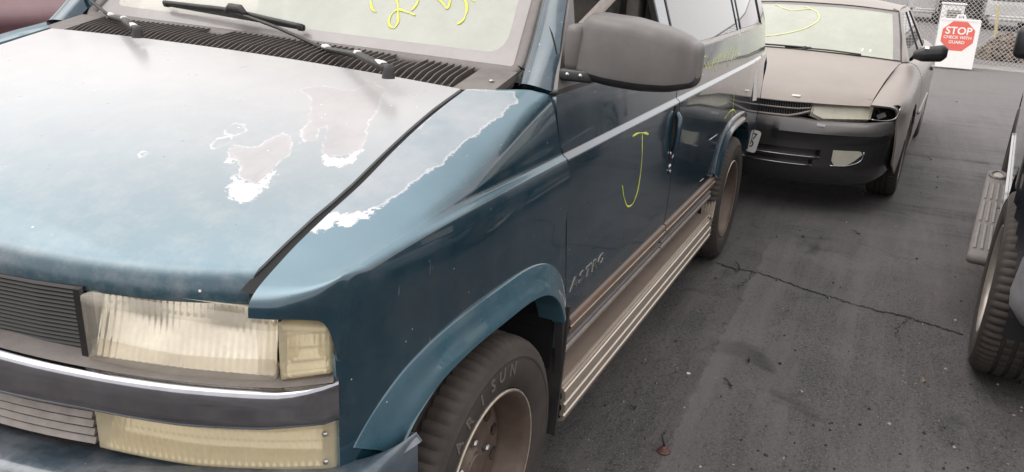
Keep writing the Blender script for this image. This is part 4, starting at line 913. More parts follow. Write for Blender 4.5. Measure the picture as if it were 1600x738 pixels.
mb = MB(); P = [hit(p, WSF)+np.array(wn_)*.003 for p in [(632,92),(698,98),(697,108),(632,98)]]; mk('sticker', P, [(0, 1, 2, 3)], M['white_tape'], ws_)
# ---- cabin
cab = MB(); cab.box((-2.1, 0, .62), (3.2, 1.7, .05)); cab.build('cabin_floor', M['interior'], van)
G = np.array([[(x, y, z) for y in np.linspace(-.80, .80, 9)] for x, z in [(-.46, 1.205), (-.62, 1.225), (-.80, 1.205), (-.90, 1.13), (-.88, .85)]]); panel('dashboard', tilt(G), M['dash'], van, flange=0, center=(-.5, 0, .8))
mb = MB(); mb.box((-.47, 0, .9), (.05, 1.5, .50)); mb.build('bulkhead', M['void'], van)
for sg in (1, -1):
    st = MB(); st.box((-1.38, sg*.42, .83), (.50, .50, .16)); so = st.build('seat', M['seat'], van, bevel=.05)
    st = MB(); st.box((-1.62, sg*.42, 1.19), (.14, .48, .66), Matrix.Rotation(R(-12), 3, 'Y')); st.build('seat_back', M['seat'], so, bevel=.05)
    st = MB(); st.box((-1.71, sg*.42, 1.60), (.10, .27, .17)); st.build('head_rest', M['seat'], so, bevel=.04)
    G = np.array([[(x, sg*(bodyY(x, z)-.075), z) for x in np.linspace(-.56, -1.40, 5)] for z in (.62, .9, 1.17, 1.20)]); panel('door_card', G, M['interior'], door_objs[sg < 0], flange=0, center=(-1, sg*1.5, 1))
mb = MB(); mb.lathe([(.185+.014*math.cos(q), .014*math.sin(q)) for q in np.linspace(0, 2*math.pi, 9)], 32, (0, 0, 0), 'z'); mb.box((0, 0, -.02), (.34, .04, .02)); mb.box((0, 0, -.02), (.12, .16, .04))
sw = mb.build('steering_wheel', M['black_plastic'], van, True); sw.location = (-1.02, .42, 1.18); sw.rotation_euler = (0, R(-58), 0)
A = at((922, 30), 1, .80); B = at((962, -12), 1, .80); mb = MB(); mb.tube([A+(A-B)*1.2, A, B, B+(B-A)*1.5], .026, 6, flat=.1, upv=(0, 1, 0)); mb.build('seat_belt', M['belt'], van)
for sg in (1, -1): mb = MB(); mb.box((-1.44, sg*.80, 1.50), (.10, .05, .62)); mb.build('pillar_trim', M['interior'], van, bevel=.01)
for sx in (-2.35, -3.1):
    mb = MB(); mb.box((sx, 0, .90), (.45, 1.35, .18)); so = mb.build('bench_seat', M['seat'], van, bevel=.05); mb = MB(); mb.box((sx-.24, 0, 1.22), (.14, 1.35, .60)); mb.build('seat_back', M['seat'], so, bevel=.05)
# ================================================================== OTHER VEHICLES
M['dusty_dark'] = paint('dust_covered_dark_paint', (.028, .027, .028), rough=.3, dust=(.44, .37, .32), dustamt=.0, metal=.2, scratch=False)
def dusty(name, base, dust, lo, hi, rough=.3):
    m, nt, b = nodes(name); f = noise(nt, 4, 6, .65); g = N(nt, 'ShaderNodeNewGeometry'); s = N(nt, 'ShaderNodeSeparateXYZ'); nt.links.new(g.outputs['Normal'], s.inputs[0])
    mr = N(nt, 'ShaderNodeMapRange'); mr.inputs[1].default_value = -.1; mr.inputs[2].default_value = .8; mr.inputs[3].default_value = lo; mr.inputs[4].default_value = hi; nt.links.new(s.outputs[2], mr.inputs[0])
    k = mth(nt, 'MULTIPLY', mr.outputs[0], ramp(nt, f, [(.25, .72), (.75, 1)])); c = mix(nt, k, base, dust); nt.links.new(c, b.inputs['Base Color'])
    nt.links.new(mth(nt, 'MULTIPLY_ADD', k, .45, rough*.6), b.inputs['Roughness']); b.inputs['Coat Weight'].default_value = .6; nt.links.new(mth(nt, 'MULTIPLY_ADD', k, .4, .05), b.inputs['Coat Roughness']); b.inputs['Metallic'].default_value = .15
    return m
M['coupe'] = dusty('dust_covered_coupe_paint', (.045, .041, .040), (.40, .34, .295), .38, .90)
M['coupe_bumper'] = dusty('dark_bumper_paint', (.026, .026, .028), (.24, .22, .21), .04, .75)
M['bar_grey'] = simple('grille_bar_plastic', (.085, .08, .08), .45, var=.2)
M['lens_white'] = lens('hazy_white_lens', (.92, .88, .74), .35, (.98, .97, .92))
M['step_grey'] = simple('grey_step_plastic', (.21, .195, .185), .6, var=.2, dust=(.3, .27, .24), dustamt=.3)
M['navy'] = paint('navy_paint', (.008, .012, .024), dustamt=.18, low=(.4, .8, .35))
M['silver_low'] = simple('silver_lower_paint', (.30, .30, .32), .35, metal=.2, var=.12, coat=.6, dust=(.3, .26, .22), dustamt=.3)
M['beige_low'] = simple('dusty_lower_moulding', (.40, .36, .33), .55, var=.15)
M['maroon'] = dusty('maroon_paint', (.085, .018, .026), (.44, .29, .30), .10, 1.6)
M['white_car'] = paint('white_car_paint', (.55, .55, .54), dust=(.4, .37, .34), dustamt=.2, metal=0, scratch=False)
M['red_lens'] = simple('red_tail_lens', (.50, .04, .05), .25, coat=.8, var=.15)
M['dark_car'] = paint('black_car_paint', (.012, .012, .013), dustamt=.1, scratch=False)
M['grey_car'] = paint('grey_car_paint', (.10, .10, .105), dustamt=.25, scratch=False)

def sub(G, i0, i1, j0=0, j1=None): return G[i0:i1+1, j0:(j1+1 if j1 is not None else None)]
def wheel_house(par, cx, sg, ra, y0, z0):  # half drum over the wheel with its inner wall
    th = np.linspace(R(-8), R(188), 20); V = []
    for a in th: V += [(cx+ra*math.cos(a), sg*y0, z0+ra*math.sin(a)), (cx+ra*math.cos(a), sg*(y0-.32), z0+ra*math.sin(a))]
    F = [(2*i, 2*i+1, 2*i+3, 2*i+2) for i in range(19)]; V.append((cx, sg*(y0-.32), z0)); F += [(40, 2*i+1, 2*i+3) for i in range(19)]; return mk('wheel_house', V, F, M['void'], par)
# ---- dusty two-door behind the van
cp = thing('coupe', 'dust covered dark coupe with a missing corner lamp parked nose to the van tail', 'car', (-4.923, .971, 0), -.062)
ctr = (-1.3, 0, .5)
def cpan(name, G, mat, parent=cp, **k): k.setdefault('flange', .012); return panel(name, G, mat, parent, center=ctr, **k)
lip = lambda y: .955-.27*(abs(y)/.66)**2.1
HR = []
for u in (0, .25, .5, .75, .93, 1.0):
    r_ = []
    for t in (-1, -.75, -.4, 0, .4, .75, 1):
        ye = .735+(.665-.735)*u; y = ye*t; xr = -.27+.10*(1-t*t); xl = lip(y); x = xr+(xl-xr)*u
        z = (.930+.035*(1-t*t))*(1-u)+(.745-.012*abs(t)**2)*u+.035*math.sin(math.pi*min(1, u))*1.0-.012*(u > .97); r_.append((x, y, z))
    HR.append(r_)
cpan('hood', net(HR, 6, 5), M['coupe'])
CS = [[(.725,.672,.738),(.69,.745,.734),(.645,.800,.724),(.622,.828,.70),(.618,.842,.62),(.618,.858,.50),(.60,.865,.34)],
 [(.40,.690,.806),(.40,.775,.795),(.40,.850,.750),(.40,.878,.690),(.40,.888,.60),(.40,.89,.45),(.40,.875,.25)],
 [(.0,.712,.876),(.0,.805,.858),(.0,.876,.795),(.0,.898,.72),(.0,.905,.60),(.0,.905,.45),(.0,.885,.22)],
 [(-.29,.745,.925),(-.32,.815,.905),(-.35,.880,.825),(-.36,.902,.73),(-.37,.908,.60),(-.37,.905,.42),(-.37,.885,.20)],
 [(-.46,.775,.925),(-.47,.83,.905),(-.48,.886,.825),(-.48,.904,.735),(-.48,.910,.60),(-.48,.905,.42),(-.48,.885,.20)],
 [(-1.1,.785,.928),(-1.1,.835,.908),(-1.1,.89,.83),(-1.1,.908,.74),(-1.1,.912,.60),(-1.1,.905,.42),(-1.1,.885,.20)],
 [(-1.72,.785,.932),(-1.72,.835,.912),(-1.72,.89,.83),(-1.72,.908,.745),(-1.72,.912,.60),(-1.72,.905,.42),(-1.72,.885,.20)],
 [(-2.3,.78,.935),(-2.3,.83,.915),(-2.3,.886,.84),(-2.3,.906,.75),(-2.3,.91,.60),(-2.3,.905,.42),(-2.3,.885,.22)],
 [(-2.67,.765,.945),(-2.67,.82,.922),(-2.67,.875,.85),(-2.67,.90,.76),(-2.67,.905,.60),(-2.67,.90,.45),(-2.67,.88,.24)],
 [(-3.2,.72,.94),(-3.2,.78,.915),(-3.2,.84,.86),(-3.2,.87,.76),(-3.2,.872,.60),(-3.2,.86,.44),(-3.2,.84,.27)],
 [(-3.68,.62,.90),(-3.70,.67,.88),(-3.72,.73,.83),(-3.74,.76,.74),(-3.75,.765,.60),(-3.75,.755,.45),(-3.74,.74,.30)]]
CG = net(CS, 8, 6); keepC = lambda C: ((C[..., 0]**2+(C[..., 2]-.31)**2 > .362**2) & ((C[..., 0]+2.67)**2+(C[..., 2]-.31)**2 > .362**2))
for mir in (False, True):
    cpan('fender', sub(CG, 0, 31), M['coupe'], keep=keepC, mir=mir); dd = cpan('car_door', sub(CG, 32, 48), M['coupe'], mir=mir, flange=.02); cpan('quarter_panel', sub(CG, 48, CG.shape[0]-1), M['coupe'], keep=keepC, mir=mir)
    sg = -1 if mir else 1
    mb = MB(); mb.tube([(x, sg*.915, .545+.02*math.sin((-x-.5))) for x in np.linspace(-.50, -1.70, 12)], .010, 6); mb.build('side_trim', M['coupe'], dd, True)
    mb = MB(); mb.box((-1.58, sg*.915, .80), (.16, .02, .035)); mb.build('door_handle', M['coupe_bumper'], dd, bevel=.006)
    # greenhouse
    yb = lambda z: .785-(z-.925)*.50
    wl = lambda x0, x1, x2, x3, nm, mat, off, z0=.935, z1=1.25: cpan(nm, np.array([[(xa+(xb_-xa)*t, yb(z)-off, z) for t in np.linspace(0, 1, 7)] for z, xa, xb_ in [(z0+(z1-z0)*u, x0+(x2-x0)*u, x1+(x3-x1)*u) for u in np.linspace(0, 1, 8)]]), mat, mir=mir, flange=.012)
    wl(-.47, -1.62, -1.02, -1.66, 'door_glass', M['glass_clear'], .010); wl(-1.66, -2.28, -1.70, -2.02, 'quarter_glass', M['glass_side'], .008)
    wl(-1.62, -1.66, -1.66, -1.70, 'window_pillar', M['black_plastic'], .002); wl(-.44, -.47, -1.00, -1.03, 'window_seal', M['black_plastic'], .0)
    wl(-2.28, -2.31, -2.02, -2.06, 'window_seal', M['black_plastic'], .0)
    cpan('roof_rail', np.array([[(x, yb(1.25)+dy, 1.25+dz) for dy, dz in ((0, 0), (-.02, .025), (-.06, .042))] for x in np.linspace(-.99, -2.10, 12)]), M['coupe'], mir=mir)
    cpan('windscreen_pillar', net([[(-.30,.735,.932),(-.36,.765,.932),(-.44,.785,.930)],[(-.62,.690,1.09),(-.67,.705,1.095),(-.73,.704,1.09)],[(-.96,.600,1.262),(-.99,.618,1.268),(-1.01,.625,1.255)]], 6, 4), M['coupe'], mir=mir)
    cpan('rear_pillar', net([[(-2.30,.783,.932),(-2.60,.755,.945),(-2.95,.70,.945)],[(-2.18,.705,1.09),(-2.42,.69,1.10),(-2.68,.65,1.09)],[(-2.05,.622,1.25),(-2.20,.61,1.262),(-2.30,.585,1.265)]], 6, 5), M['coupe'], mir=mir)
    # front lamps
    fx = lambda y, o=0: lip(y)+.010+o
    LG = lambda o, n=20: np.array([[(fx(y, o(y, v) if callable(o) else o)-.055*v, sg*y, (float(np.interp(y, [.33, .40, .68], [.650, .618, .624])))*(1-v)+float(np.interp(y, [.33, .68], [.735, .742]))*v) for v in np.linspace(0, 1, 8)] for y in np.linspace(.335, .668, n)])
    lm_ = cpan('headlight', LG(lambda y, v: -.060+.050*(1-v)+.003*math.sin(y*160)), M['lamp_white'], flange=-.03); cpan('lens', LG(lambda y, v: -.006*(abs(v-.5)*2)**4), M['lens_white'], parent=lm_, flange=.03)
    # hollow where the corner lamp is missing: dark socket with bracket and wires
    SG = np.array([[(fx(.672)-.06-.55*(y-.672), sg*y, .632*(1-v)+.735*v) for v in np.linspace(0, 1, 5)] for y in np.linspace(.676, .815, 8)]); so = cpan('lamp_socket', SG, M['void'], flange=-.05)
    mb = MB(); mb.tube([(.66, sg*.70, .72), (.64, sg*.73, .68), (.60, sg*.77, .69), (.58, sg*.80, .65)], .006, 5); mb.build('socket_wire', M['black_plastic'], so, True)
    mb = MB(); mb.box((.63, sg*.74, .665), (.05, .05, .03), Matrix.Rotation(.5, 3, 'X')); mb.build('socket_bracket', M['grey_trim'], so)
    mb = MB(); mb.tube(crv([(.70, sg*.690, .640), (.655, sg*.76, .634), (.62, sg*.825, .655), (.605, sg*.842, .72)], 4), .006, 6); mb.build('socket_edge', M['chrome'], so, True)
    # mirrors
    secs = []
    for t in np.linspace(0, 1, 8):
        y = .80+.225*t; c0_, rz_, rx_ = (-.43-.03*t, float(np.interp(t, [0, .3, .85, 1], [.028, .055, .062, .030])), float(np.interp(t, [0, .3, .85, 1], [.035, .055, .055, .025])))
        secs.append([(c0_+rx_*math.copysign(abs(math.cos(q))**.7, math.cos(q)), sg*y, .985+.03*t+rz_*math.copysign(abs(math.sin(q))**.7, math.sin(q))) for q in np.linspace(0, 2*math.pi, 17)])
    G = np.array(secs); mr = panel('side_mirror', net(G, 2, 1), M['mirror_dark'], cp, center=(-.44, sg*.92, 1.0), flange=0); mk('mirror_tip', [G[-1][:-1].mean(0)]+list(G[-1][:-1]), [(0, k+1, (k+1) % 16+1) for k in range(16)], M['mirror_dark'], mr, True)
    for cx in (0, -2.67): pass
    for cx in (0, -2.67):
        wheel_house(cp, cx, sg, .362, .872, .31)
    make_wheel('alloy', cp, (0, sg*.885, .315), mir, 0, R_=.315, w=.205, rim_r=.19, rimmat=M['alloy'], lip=M['alloy']); make_wheel('alloy', cp, (-2.67, sg*.885, .315), mir, 0, R_=.315, w=.205, rim_r=.19, rimmat=M['alloy'], lip=M['alloy'])
    # fog lamp
    bx = lambda y: float(np.interp(abs(y), [0, .22, .42, .60, .715, .80], [.985, .970, .925, .850, .765, .665]))
    FGd = np.array([[(bx(y)+.012, sg*y, (.345+.085*max(0, (y-.59)/.10)**1.6+.03*max(0, (.535-y)/.02)**2)*(1-v)+(.445-.02*max(0, (y-.66)/.03)**2)*v) for v in np.linspace(0, 1, 5)] for y in np.linspace(.515+.0, .69, 10)])
    fl_ = cpan('fog_lamp', FGd, M['lens_white'], flange=.02); mb = MB(); mb.tube(crv([(bx(.69)+.014, sg*.692, .440), (bx(.68)+.014, sg*.685, .385), (bx(.62)+.014, sg*.62, .348), (bx(.50)+.014, sg*.505, .340)], 4), .005, 6); mb.build('fog_lamp_rim', M['chrome'], fl_, True)
# windscreen, roof, back window
WS = net([[(-.31,-.735,.935),(-.24,-.40,.955),(-.22,0,.962),(-.24,.40,.955),(-.31,.735,.935)],[(-.63,-.675,1.105),(-.59,-.36,1.125),(-.575,0,1.13),(-.59,.36,1.125),(-.63,.675,1.105)],[(-.98,-.605,1.265),(-.955,-.31,1.285),(-.945,0,1.29),(-.955,.31,1.285),(-.98,.605,1.265)]], 8, 6)
wso = cpan('windscreen', WS, M['glass_coupe'], flange=0)
for rows_, nm in ((WS[0], 'screen_border'), (WS[-1], 'screen_border')):
    k = 1 if rows_ is WS[0] else -1; d_ = (WS[1]-WS[0])*.55 if k == 1 else (WS[-2]-WS[-1])*.9
    cpan(nm, np.array([rows_+[0.0, 0, .002], rows_+d_*(.55 if k == 1 else 1)+[0.0, 0, .002]]), M['frit'], parent=wso, flange=0)
for sg in (1, -1): cpan('screen_border', np.array([[WS[i, -1 if sg > 0 else 0]+[0, 0, .0025], WS[i, -2 if sg > 0 else 1]+[0, 0, .0025]] for i in range(len(WS))]), M['frit'], parent=wso, flange=0)
mb = MB(); L_ = [WS[0, j] for j in range(WS.shape[1])]+[WS[i, -1] for i in range(1, len(WS))]+[WS[-1, j] for j in range(WS.shape[1]-2, -1, -1)]+[WS[i, 0] for i in range(len(WS)-2, 0, -1)]
mb.tube([p+np.array([0, 0, .003]) for p in L_]+[L_[0]], .0065, 5, cap=False); mb.build('screen_seal', M['black_plastic'], cp, True)
RF = net([[(-.97,-.605,1.272),(-.95,-.31,1.294),(-.94,0,1.299),(-.95,.31,1.294),(-.97,.605,1.272)],[(-1.25,-.60,1.29),(-1.24,-.3,1.33),(-1.24,0,1.34),(-1.24,.3,1.33),(-1.25,.60,1.29)],[(-1.8,-.595,1.292),(-1.8,-.3,1.335),(-1.8,0,1.345),(-1.8,.3,1.335),(-1.8,.595,1.292)],[(-2.28,-.58,1.268),(-2.3,-.3,1.305),(-2.31,0,1.313),(-2.3,.3,1.305),(-2.28,.58,1.268)]], 6, 6); cpan('roof', RF, M['coupe'])
cpan('rear_window', net([[(-2.29,-.58,1.265),(-2.31,0,1.312),(-2.29,.58,1.265)],[(-2.66,-.65,1.09),(-2.70,0,1.12),(-2.66,.65,1.09)],[(-2.95,-.70,.945),(-3.02,0,.955),(-2.95,.70,.945)]], 6, 6), M['glass_side'])
cpan('boot_lid', net([[(-2.95,-.72,.945),(-3.02,0,.955),(-2.95,.72,.945)],[(-3.4,-.68,.93),(-3.45,0,.945),(-3.4,.68,.93)],[(-3.70,-.62,.895),(-3.78,0,.91),(-3.70,.62,.895)],[(-3.76,-.74,.60),(-3.88,0,.60),(-3.76,.74,.60)],[(-3.75,-.74,.30),(-3.86,0,.30),(-3.75,.74,.30)]], 6, 6), M['coupe'])
# front bumper with two slots, wrapping round to the wheel
BP = crv([(.985, 0), (.970, .22), (.925, .42), (.850, .60), (.765, .715), (.665, .800), (.545, .855), (.40, .885)], 14); BL_ = np.r_[0, np.cumsum(np.linalg.norm(np.diff(BP, axis=0), axis=1))]
def bpt(s, o):
    a = abs(s); x = np.interp(a, BL_, BP[:, 0]); y = np.interp(a, BL_, BP[:, 1]); x2 = np.interp(a+.004, BL_, BP[:, 0]); y2 = np.interp(a+.004, BL_, BP[:, 1]); x1 = np.interp(a-.004, BL_, BP[:, 0]); y1 = np.interp(a-.004, BL_, BP[:, 1])
    t_ = np.array([x2-x1, y2-y1]); t_ /= np.linalg.norm(t_)+1e-9; return x+t_[1]*o, (y-t_[0]*o)*(1 if s >= 0 else -1)
rows = []
for s_ in np.linspace(-BL_[-1]+.01, BL_[-1]-.01, 121):
    r_ = []; a = abs(s_); yv = float(np.interp(a, BL_, BP[:, 1])); top = float(np.interp(yv, [0, .30, .40, .70, .84, .885], [.634, .634, .622, .622, .635, .64])); e = max(0, (yv-.62)/.26)
    for z, o in [(top, -.05), (top-.006, -.012), (.597, .008), (.560, .019), (.545, .022), (.533, .012), (.48, .006), (.442, .006), (.438, .006), (.434, -.05), (.392, -.05), (.388, .012), (.372, .010), (.368, -.045), (.335, -.045), (.331, .010), (.30, .004), (.25, -.008), (.20, -.05)]:
        if (.38 < z < .44 and yv > .43) or (.33 < z < .375 and yv > .39): o = .006
        if z in (.560, .545, .533) and yv < .15: o = .010
        if z < .50: o -= .05*e*(.5-z)/.3
        if yv > .68 and z > .53: o *= 1-(yv-.68)/.25
        r_.append((*bpt(s_, o), z))
    rows.append(r_)
cb = cpan('bumper', np.array(rows), M['coupe_bumper'], keep=lambda C: C[..., 0]**2+(C[..., 2]-.31)**2 > .372**2); cb.data.set_sharp_from_angle(angle=R(35))
bx = lambda y: float(np.interp(abs(y), BP[:, 1], BP[:, 0]))
for z, yy in ((.390, .43), (.333, .39)):
    mb = MB(); mb.tube([(bx(y)+.0125, y, z-.001) for y in np.linspace(-yy, yy, 24)], .0035, 5); mb.build('slot_edge', M['chrome'], cb, True)
# grille: frame, cross bar, upright bars
gb = cpan('grille', np.array([[(lip(y)-.035, y, z) for z in (.632, .735)] for y in np.linspace(-.335, .335, 16)]), M['void'], flange=0)
def gtop(y): return .728-.0*abs(y)
def gbot(y): return .636+.055*max(0, (abs(y)-.20)/.17)**1.3
mb = MB(); yy = np.linspace(-.335, .335, 26); mb.tube([(lip(y)+.008, y, gbot(y)) for y in yy], .010, 6); mb.build('grille_frame', M['coupe'], gb, True)
mb = MB(); mb.tube([(lip(y)+.006, y, .686+.012*max(0, (abs(y)-.25)/.1)) for y in yy], .007, 6); mb.build('grille_frame', M['coupe'], gb, True)
mb = MB(); mb.tube([(lip(y)+.004, y, gtop(y)) for y in yy], .006, 6); mb.build('grille_frame', M['coupe_bumper'], gb, True)
for y in np.arange(-.325, .33, .0152):
    if gtop(y)-gbot(y) > .02:
        mb = MB(); mb.box((lip(y)-.010, y, (gtop(y)+gbot(y))/2), (.018, .0062, gtop(y)-gbot(y)-.01)); mb.build('grille_bar', M['bar_grey'], gb)
mb = MB(); mb.tube(crv([(-.255, -.55, .972), (-.225, -.20, .982), (-.225, .10, .984)], 6), .009, 6, flat=.8); mb.tube(crv([(-.235, -.10, .974), (-.215, .20, .980), (-.235, .46, .968)], 6), .008, 6, flat=.8); mb.lathe([(0, .02), (.018, .015), (.02, -.01)], 10, (-.225, .05, .975), 'z'); tag(mb.build('wiper', M['black_plastic'], cp, True), kind=None)
# number plate on its end, wedged at the bumper
V, F = extr(*fill([(.066*math.copysign(abs(math.cos(q))**.25, math.cos(q)), .076*math.copysign(abs(math.sin(q))**.25, math.sin(q))) for q in np.linspace(0, 2*math.pi, 32, endpoint=False)]), .002)
RP = Matrix.Rotation(R(-9), 3, 'X'); PX = .999
pl = mk('number_plate', [RP @ Vector((h, x, y))+Vector((PX, -.008, .452)) for x, y, h in V], F, M['white_tape'], cp)
for ch, yy, zz in (('7', .030, .030), ('O', .018, -.022)):
    V, F = text_mesh(ch, .062, .0012); V, F = extr(V, F, .001); mk('plate_character', [RP @ Vector((.0022+h, x*.8+yy, y+zz))+Vector((PX, -.008, .452)) for x, y, h in V], F, M['grille_dark'], pl)
for (x, y, z, w, h, rz) in ((.83, .227, None, .05, .018, 0), (.885, .43, None, .042, .022, 0)):
    pass
def sticker(px, plane, parent, L, Wd, rx, name='sticker'):
    pass
mb = MB(); mb.box((.868, .225, .7625), (.024, .052, .002), Matrix.Rotation(R(20), 3, 'Y')); mb.build('sticker', M['white_tape'], cp)
mb = MB(); mb.box((bx(.42)+.014, .42, .602), (.003, .050, .016)); mb.build('sticker', M['white_tape'], cp)
mb = MB(); mb.box((-.405, .885, 1.045), (.04, .030, .004), Matrix.Rotation(R(20), 3, 'Y')); mb.build('sticker', M['white_tape'], cp)
for i, (pts, w_) in enumerate([([(-.87,-.10,1.255+.02),(-.80,.0,1.235),(-.68,.05,1.18),(-.52,-.02,1.105),(-.40,-.20,1.04),(-.37,-.33,1.025)], .007), ([(-.90,-.36,1.262),(-.80,-.20,1.232),(-.84,-.05,1.25)], .006)]):
    P = crv(pts, 5); Q = []
    for p in P:
        k = np.argmin(np.linalg.norm(WS.reshape(-1, 3)[:, :2]-p[:2], axis=1)); Q.append(WS.reshape(-1, 3)[k]*.0+np.array([p[0], p[1], WS.reshape(-1, 3)[k][2]+( WS.reshape(-1,3)[k][0]-p[0])*.49+.004]))
    mb = MB(); mb.tube(Q, w_, 5, flat=.3, upv=(.45, 0, .9)); mb.build('paint_mark', M['pale_mark'], wso, True)
for y_, z_ in ((.42, .985), (.50, .980)):
    mb = MB(); k = np.argmin(np.abs(WS[..., 1]-y_)+np.abs(WS[..., 2]-z_-.015)); p = WS.reshape(-1, 3)[k]; mb.box((p[0]-.004, p[1], p[2]), (.035, .022, .003), Matrix.Rotation(R(26), 3, 'Y')); mb.build('sticker', M['white_tape'], wso)
for sg in (1, -1):
    st = MB(); st.box((-1.35, sg*.36, .55), (.5, .5, .16)); so = st.build('seat', M['seat'], cp, bevel=.05); st = MB(); st.box((-1.60, sg*.36, .86), (.14, .48, .56), Matrix.Rotation(R(-16), 3, 'Y')); st.build('seat_back', M['seat'], so, bevel=.05); st = MB(); st.box((-1.70, sg*.36, 1.16), (.09, .25, .14)); st.build('head_rest', M['seat'], so, bevel=.04)
mb = MB(); mb.box((-.62, 0, .86), (.5, 1.36, .14)); mb.build('dashboard', M['dash'], cp, bevel=.05)
mb = MB(); mb.box((-1.4, 0, .30), (4.0, 1.50, .16)); mb.build('floor_pan', M['void'], cp)
mb = MB(); mb.box((.2, 0, .55), (1.0, 1.2, .2)); mb.build('engine_bay', M['void'], cp)

# ---- generic estate / off-roader with parts
def wagon(name, label, cat, loc, rz, col, low, hw=.93, nose=.85, wb=2.85, tail=1.0, hood=1.10, belt=1.16, roof=1.74, sill=.45, tr=.375, group=None, crease=None, tails=False, wheelkind='alloy', steer=0.0, plain=False):
    w = thing(name, label, cat, loc, rz, group); c3 = (-wb/2, 0, .8); P = lambda nm, G, mat, parent=w, **k: panel(nm, G, mat, parent, center=c3, **{'flange': .012, **k})
    def by(x, z):
        y = np.interp(z, [sill-.1, sill, .62, .9, belt-.10, belt], [hw-.06, hw-.02, hw, hw, hw-.012, hw-.05])
        if crease: y = np.interp(z, [sill, .62, crease-.012, crease+.008, belt, belt+.01], [hw-.03, hw, hw, hw-.016, hw-.10, hw-.11])
        e = max(0, (x-.15)/(nose-.15)); y -= .24*e**1.5
        if x < -wb-.2: y -= .06*((-wb-.2-x)/(tail-.2+1e-6))**2
        return y
    xc = -.55; top = lambda x: hood+(belt-hood)*min(1, max(0, (nose-x)/(nose-xc)))
    zsN = 18
    def side_rows(x0, x1, n): return np.array([[(x, by(x, z), z) for z in np.linspace(sill-.03, top(x), zsN)] for x in np.linspace(x0, x1, n)])
    ar = tr+.075; keep = lambda C: ((C[..., 0]**2+(C[..., 2]-tr)**2 > ar**2) & ((C[..., 0]+wb)**2+(C[..., 2]-tr)**2 > ar**2))
    d0, d1, d2 = -.50, -1.45, -2.35
    for mir in (False, True):
        sg = -1 if mir else 1
        P('fender', side_rows(nose-.10, d0, 40), col, keep=keep, mir=mir); P('car_door', side_rows(d0-.008, d1, 16), col, mir=mir); P('car_door', side_rows(d1-.008, d2, 16), col, mir=mir, keep=keep); P('rear_quarter', side_rows(d2-.008, -wb-tail, 46), col, keep=keep, mir=mir)
        for k, (xa, xb_) in enumerate(((d0-.25, d1), (d1-.06, d2), (d2-.06, -wb-tail+.25))):
            xs0 = xa-.35 if k == 0 else xa
            P('side_window', np.array([[(xa+(xs0-xa)*u+(xb_-(xa+(xs0-xa)*u))*t, hw-.055-.16*u, belt+.01+(roof-.10-belt)*u) for t in np.linspace(0, 1, 4)] for u in np.linspace(0, 1, 6)]), M['glass_side'], mir=mir)
        for xa in (d1, d2, -wb-tail+.23): P('window_pillar', np.array([[(xa+.0-.06*t, hw-.05-.16*u, belt+(roof-.09-belt)*u) for t in (0, 1)] for u in np.linspace(0, 1, 5)]), col, mir=mir)
        P('rear_pillar', np.array([[(-wb-tail+.25-.22*t+.05*u*t, hw-.055-.03*t-.16*u, belt+(roof-.09-belt)*u) for t in (0, .5, 1)] for u in np.linspace(0, 1, 5)]), col, mir=mir)
        P('windscreen_pillar', np.array([[(-.55-.62*u-.12*t*(1-u*.3), hw-.14+.085*t-.16*u, belt+(roof-.09-belt)*u) for t in (0, .5, 1)] for u in np.linspace(0, 1, 5)]), col, mir=mir)
        P('roof_rail', np.array([[(x, hw-.215+dy, roof-.10+dz) for dy, dz in ((.0, 0), (-.01, .04), (-.06, .075))] for x in np.linspace(-1.15, -wb-tail+.08, 10)]), col, mir=mir)
        if low is not None:
            lk = lambda C: keep(C)
            P('lower_moulding', np.array([[(x, by(x, z)+.012, z) for z in np.linspace(sill-.02, sill+.17, 4)] for x in np.linspace(d0+.02, d2, 20)]), low, mir=mir, keep=lk)
        for cx in (0, -wb):
            wheel_house(w, cx, sg, ar, hw-.07, tr)
        for k, cx in enumerate((0, -wb)):
            if k == 0: make_wheel(wheelkind, w, (cx, sg*(hw-.005), tr), mir, steer, R_=tr, w=.245, rim_r=.212, rimmat=M['alloy'], lip=M['alloy'])
            else: make_wheel(wheelkind, w, (cx, sg*(hw-.005), tr), mir, 0, R_=tr, w=.245, rim_r=.212, rimmat=M['alloy'], lip=M['alloy'])
        hlm = P('headlight', np.array([[(nose-.02-.10*((y-.45)/.35)**2, sg*y, z) for z in np.linspace(hood-.30, hood-.13, 4)] for y in np.linspace(.50, .80, 8)]), M['lens_white'], flange=.03)
        tl = P('tail_lamp', np.array([[(-wb-tail-.005+.05*((y-.62)/.2)**2*.5, sg*y, z) for z in np.linspace(.82 if not tails else .55, 1.05 if not tails else .76, 4)] for y in np.linspace(hw-.33, hw-.10, 6)]), M['red_lens'], flange=.03)
    hx_ = lambda y: nose-.10*(abs(y)/.80)**2
    P('hood', np.array([[(xc+(hx_(y)-xc)*u, y, (belt*(1-u)+(hood-.015)*u)+.035*(1-t*t)+.03*math.sin(math.pi*u)-(.04 if u == 1 else 0)) for t in np.linspace(-1, 1, 15) for y in [(hw-.06-.13*u*u)*t]] for u in np.linspace(0, 1, 14)]), col)
    P('windscreen', np.array([[(-.55-.62*u+.06*(1-t*t), (hw-.14-.16*u)*t, belt+(roof-.08-belt)*u+.02*(1-t*t)) for t in np.linspace(-1, 1, 9)] for u in np.linspace(0, 1, 6)]), M['glass_ws'], flange=0)
    P('roof', np.array([[(x, (hw-.27)*t, roof-.03+.04*(1-t*t)) for t in np.linspace(-1, 1, 9)] for x in np.linspace(-1.13, -wb-tail+.10, 8)]), col)
    P('tailgate', np.array([[(-wb-tail+.10*(z > belt)*((z-belt)/.5)-.02*(1-t*t), (hw-.05-(.16*max(0, (z-belt)/.5)))*t, z) for t in np.linspace(-1, 1, 9)] for z in np.linspace(.5, roof-.04, 12)]), col)
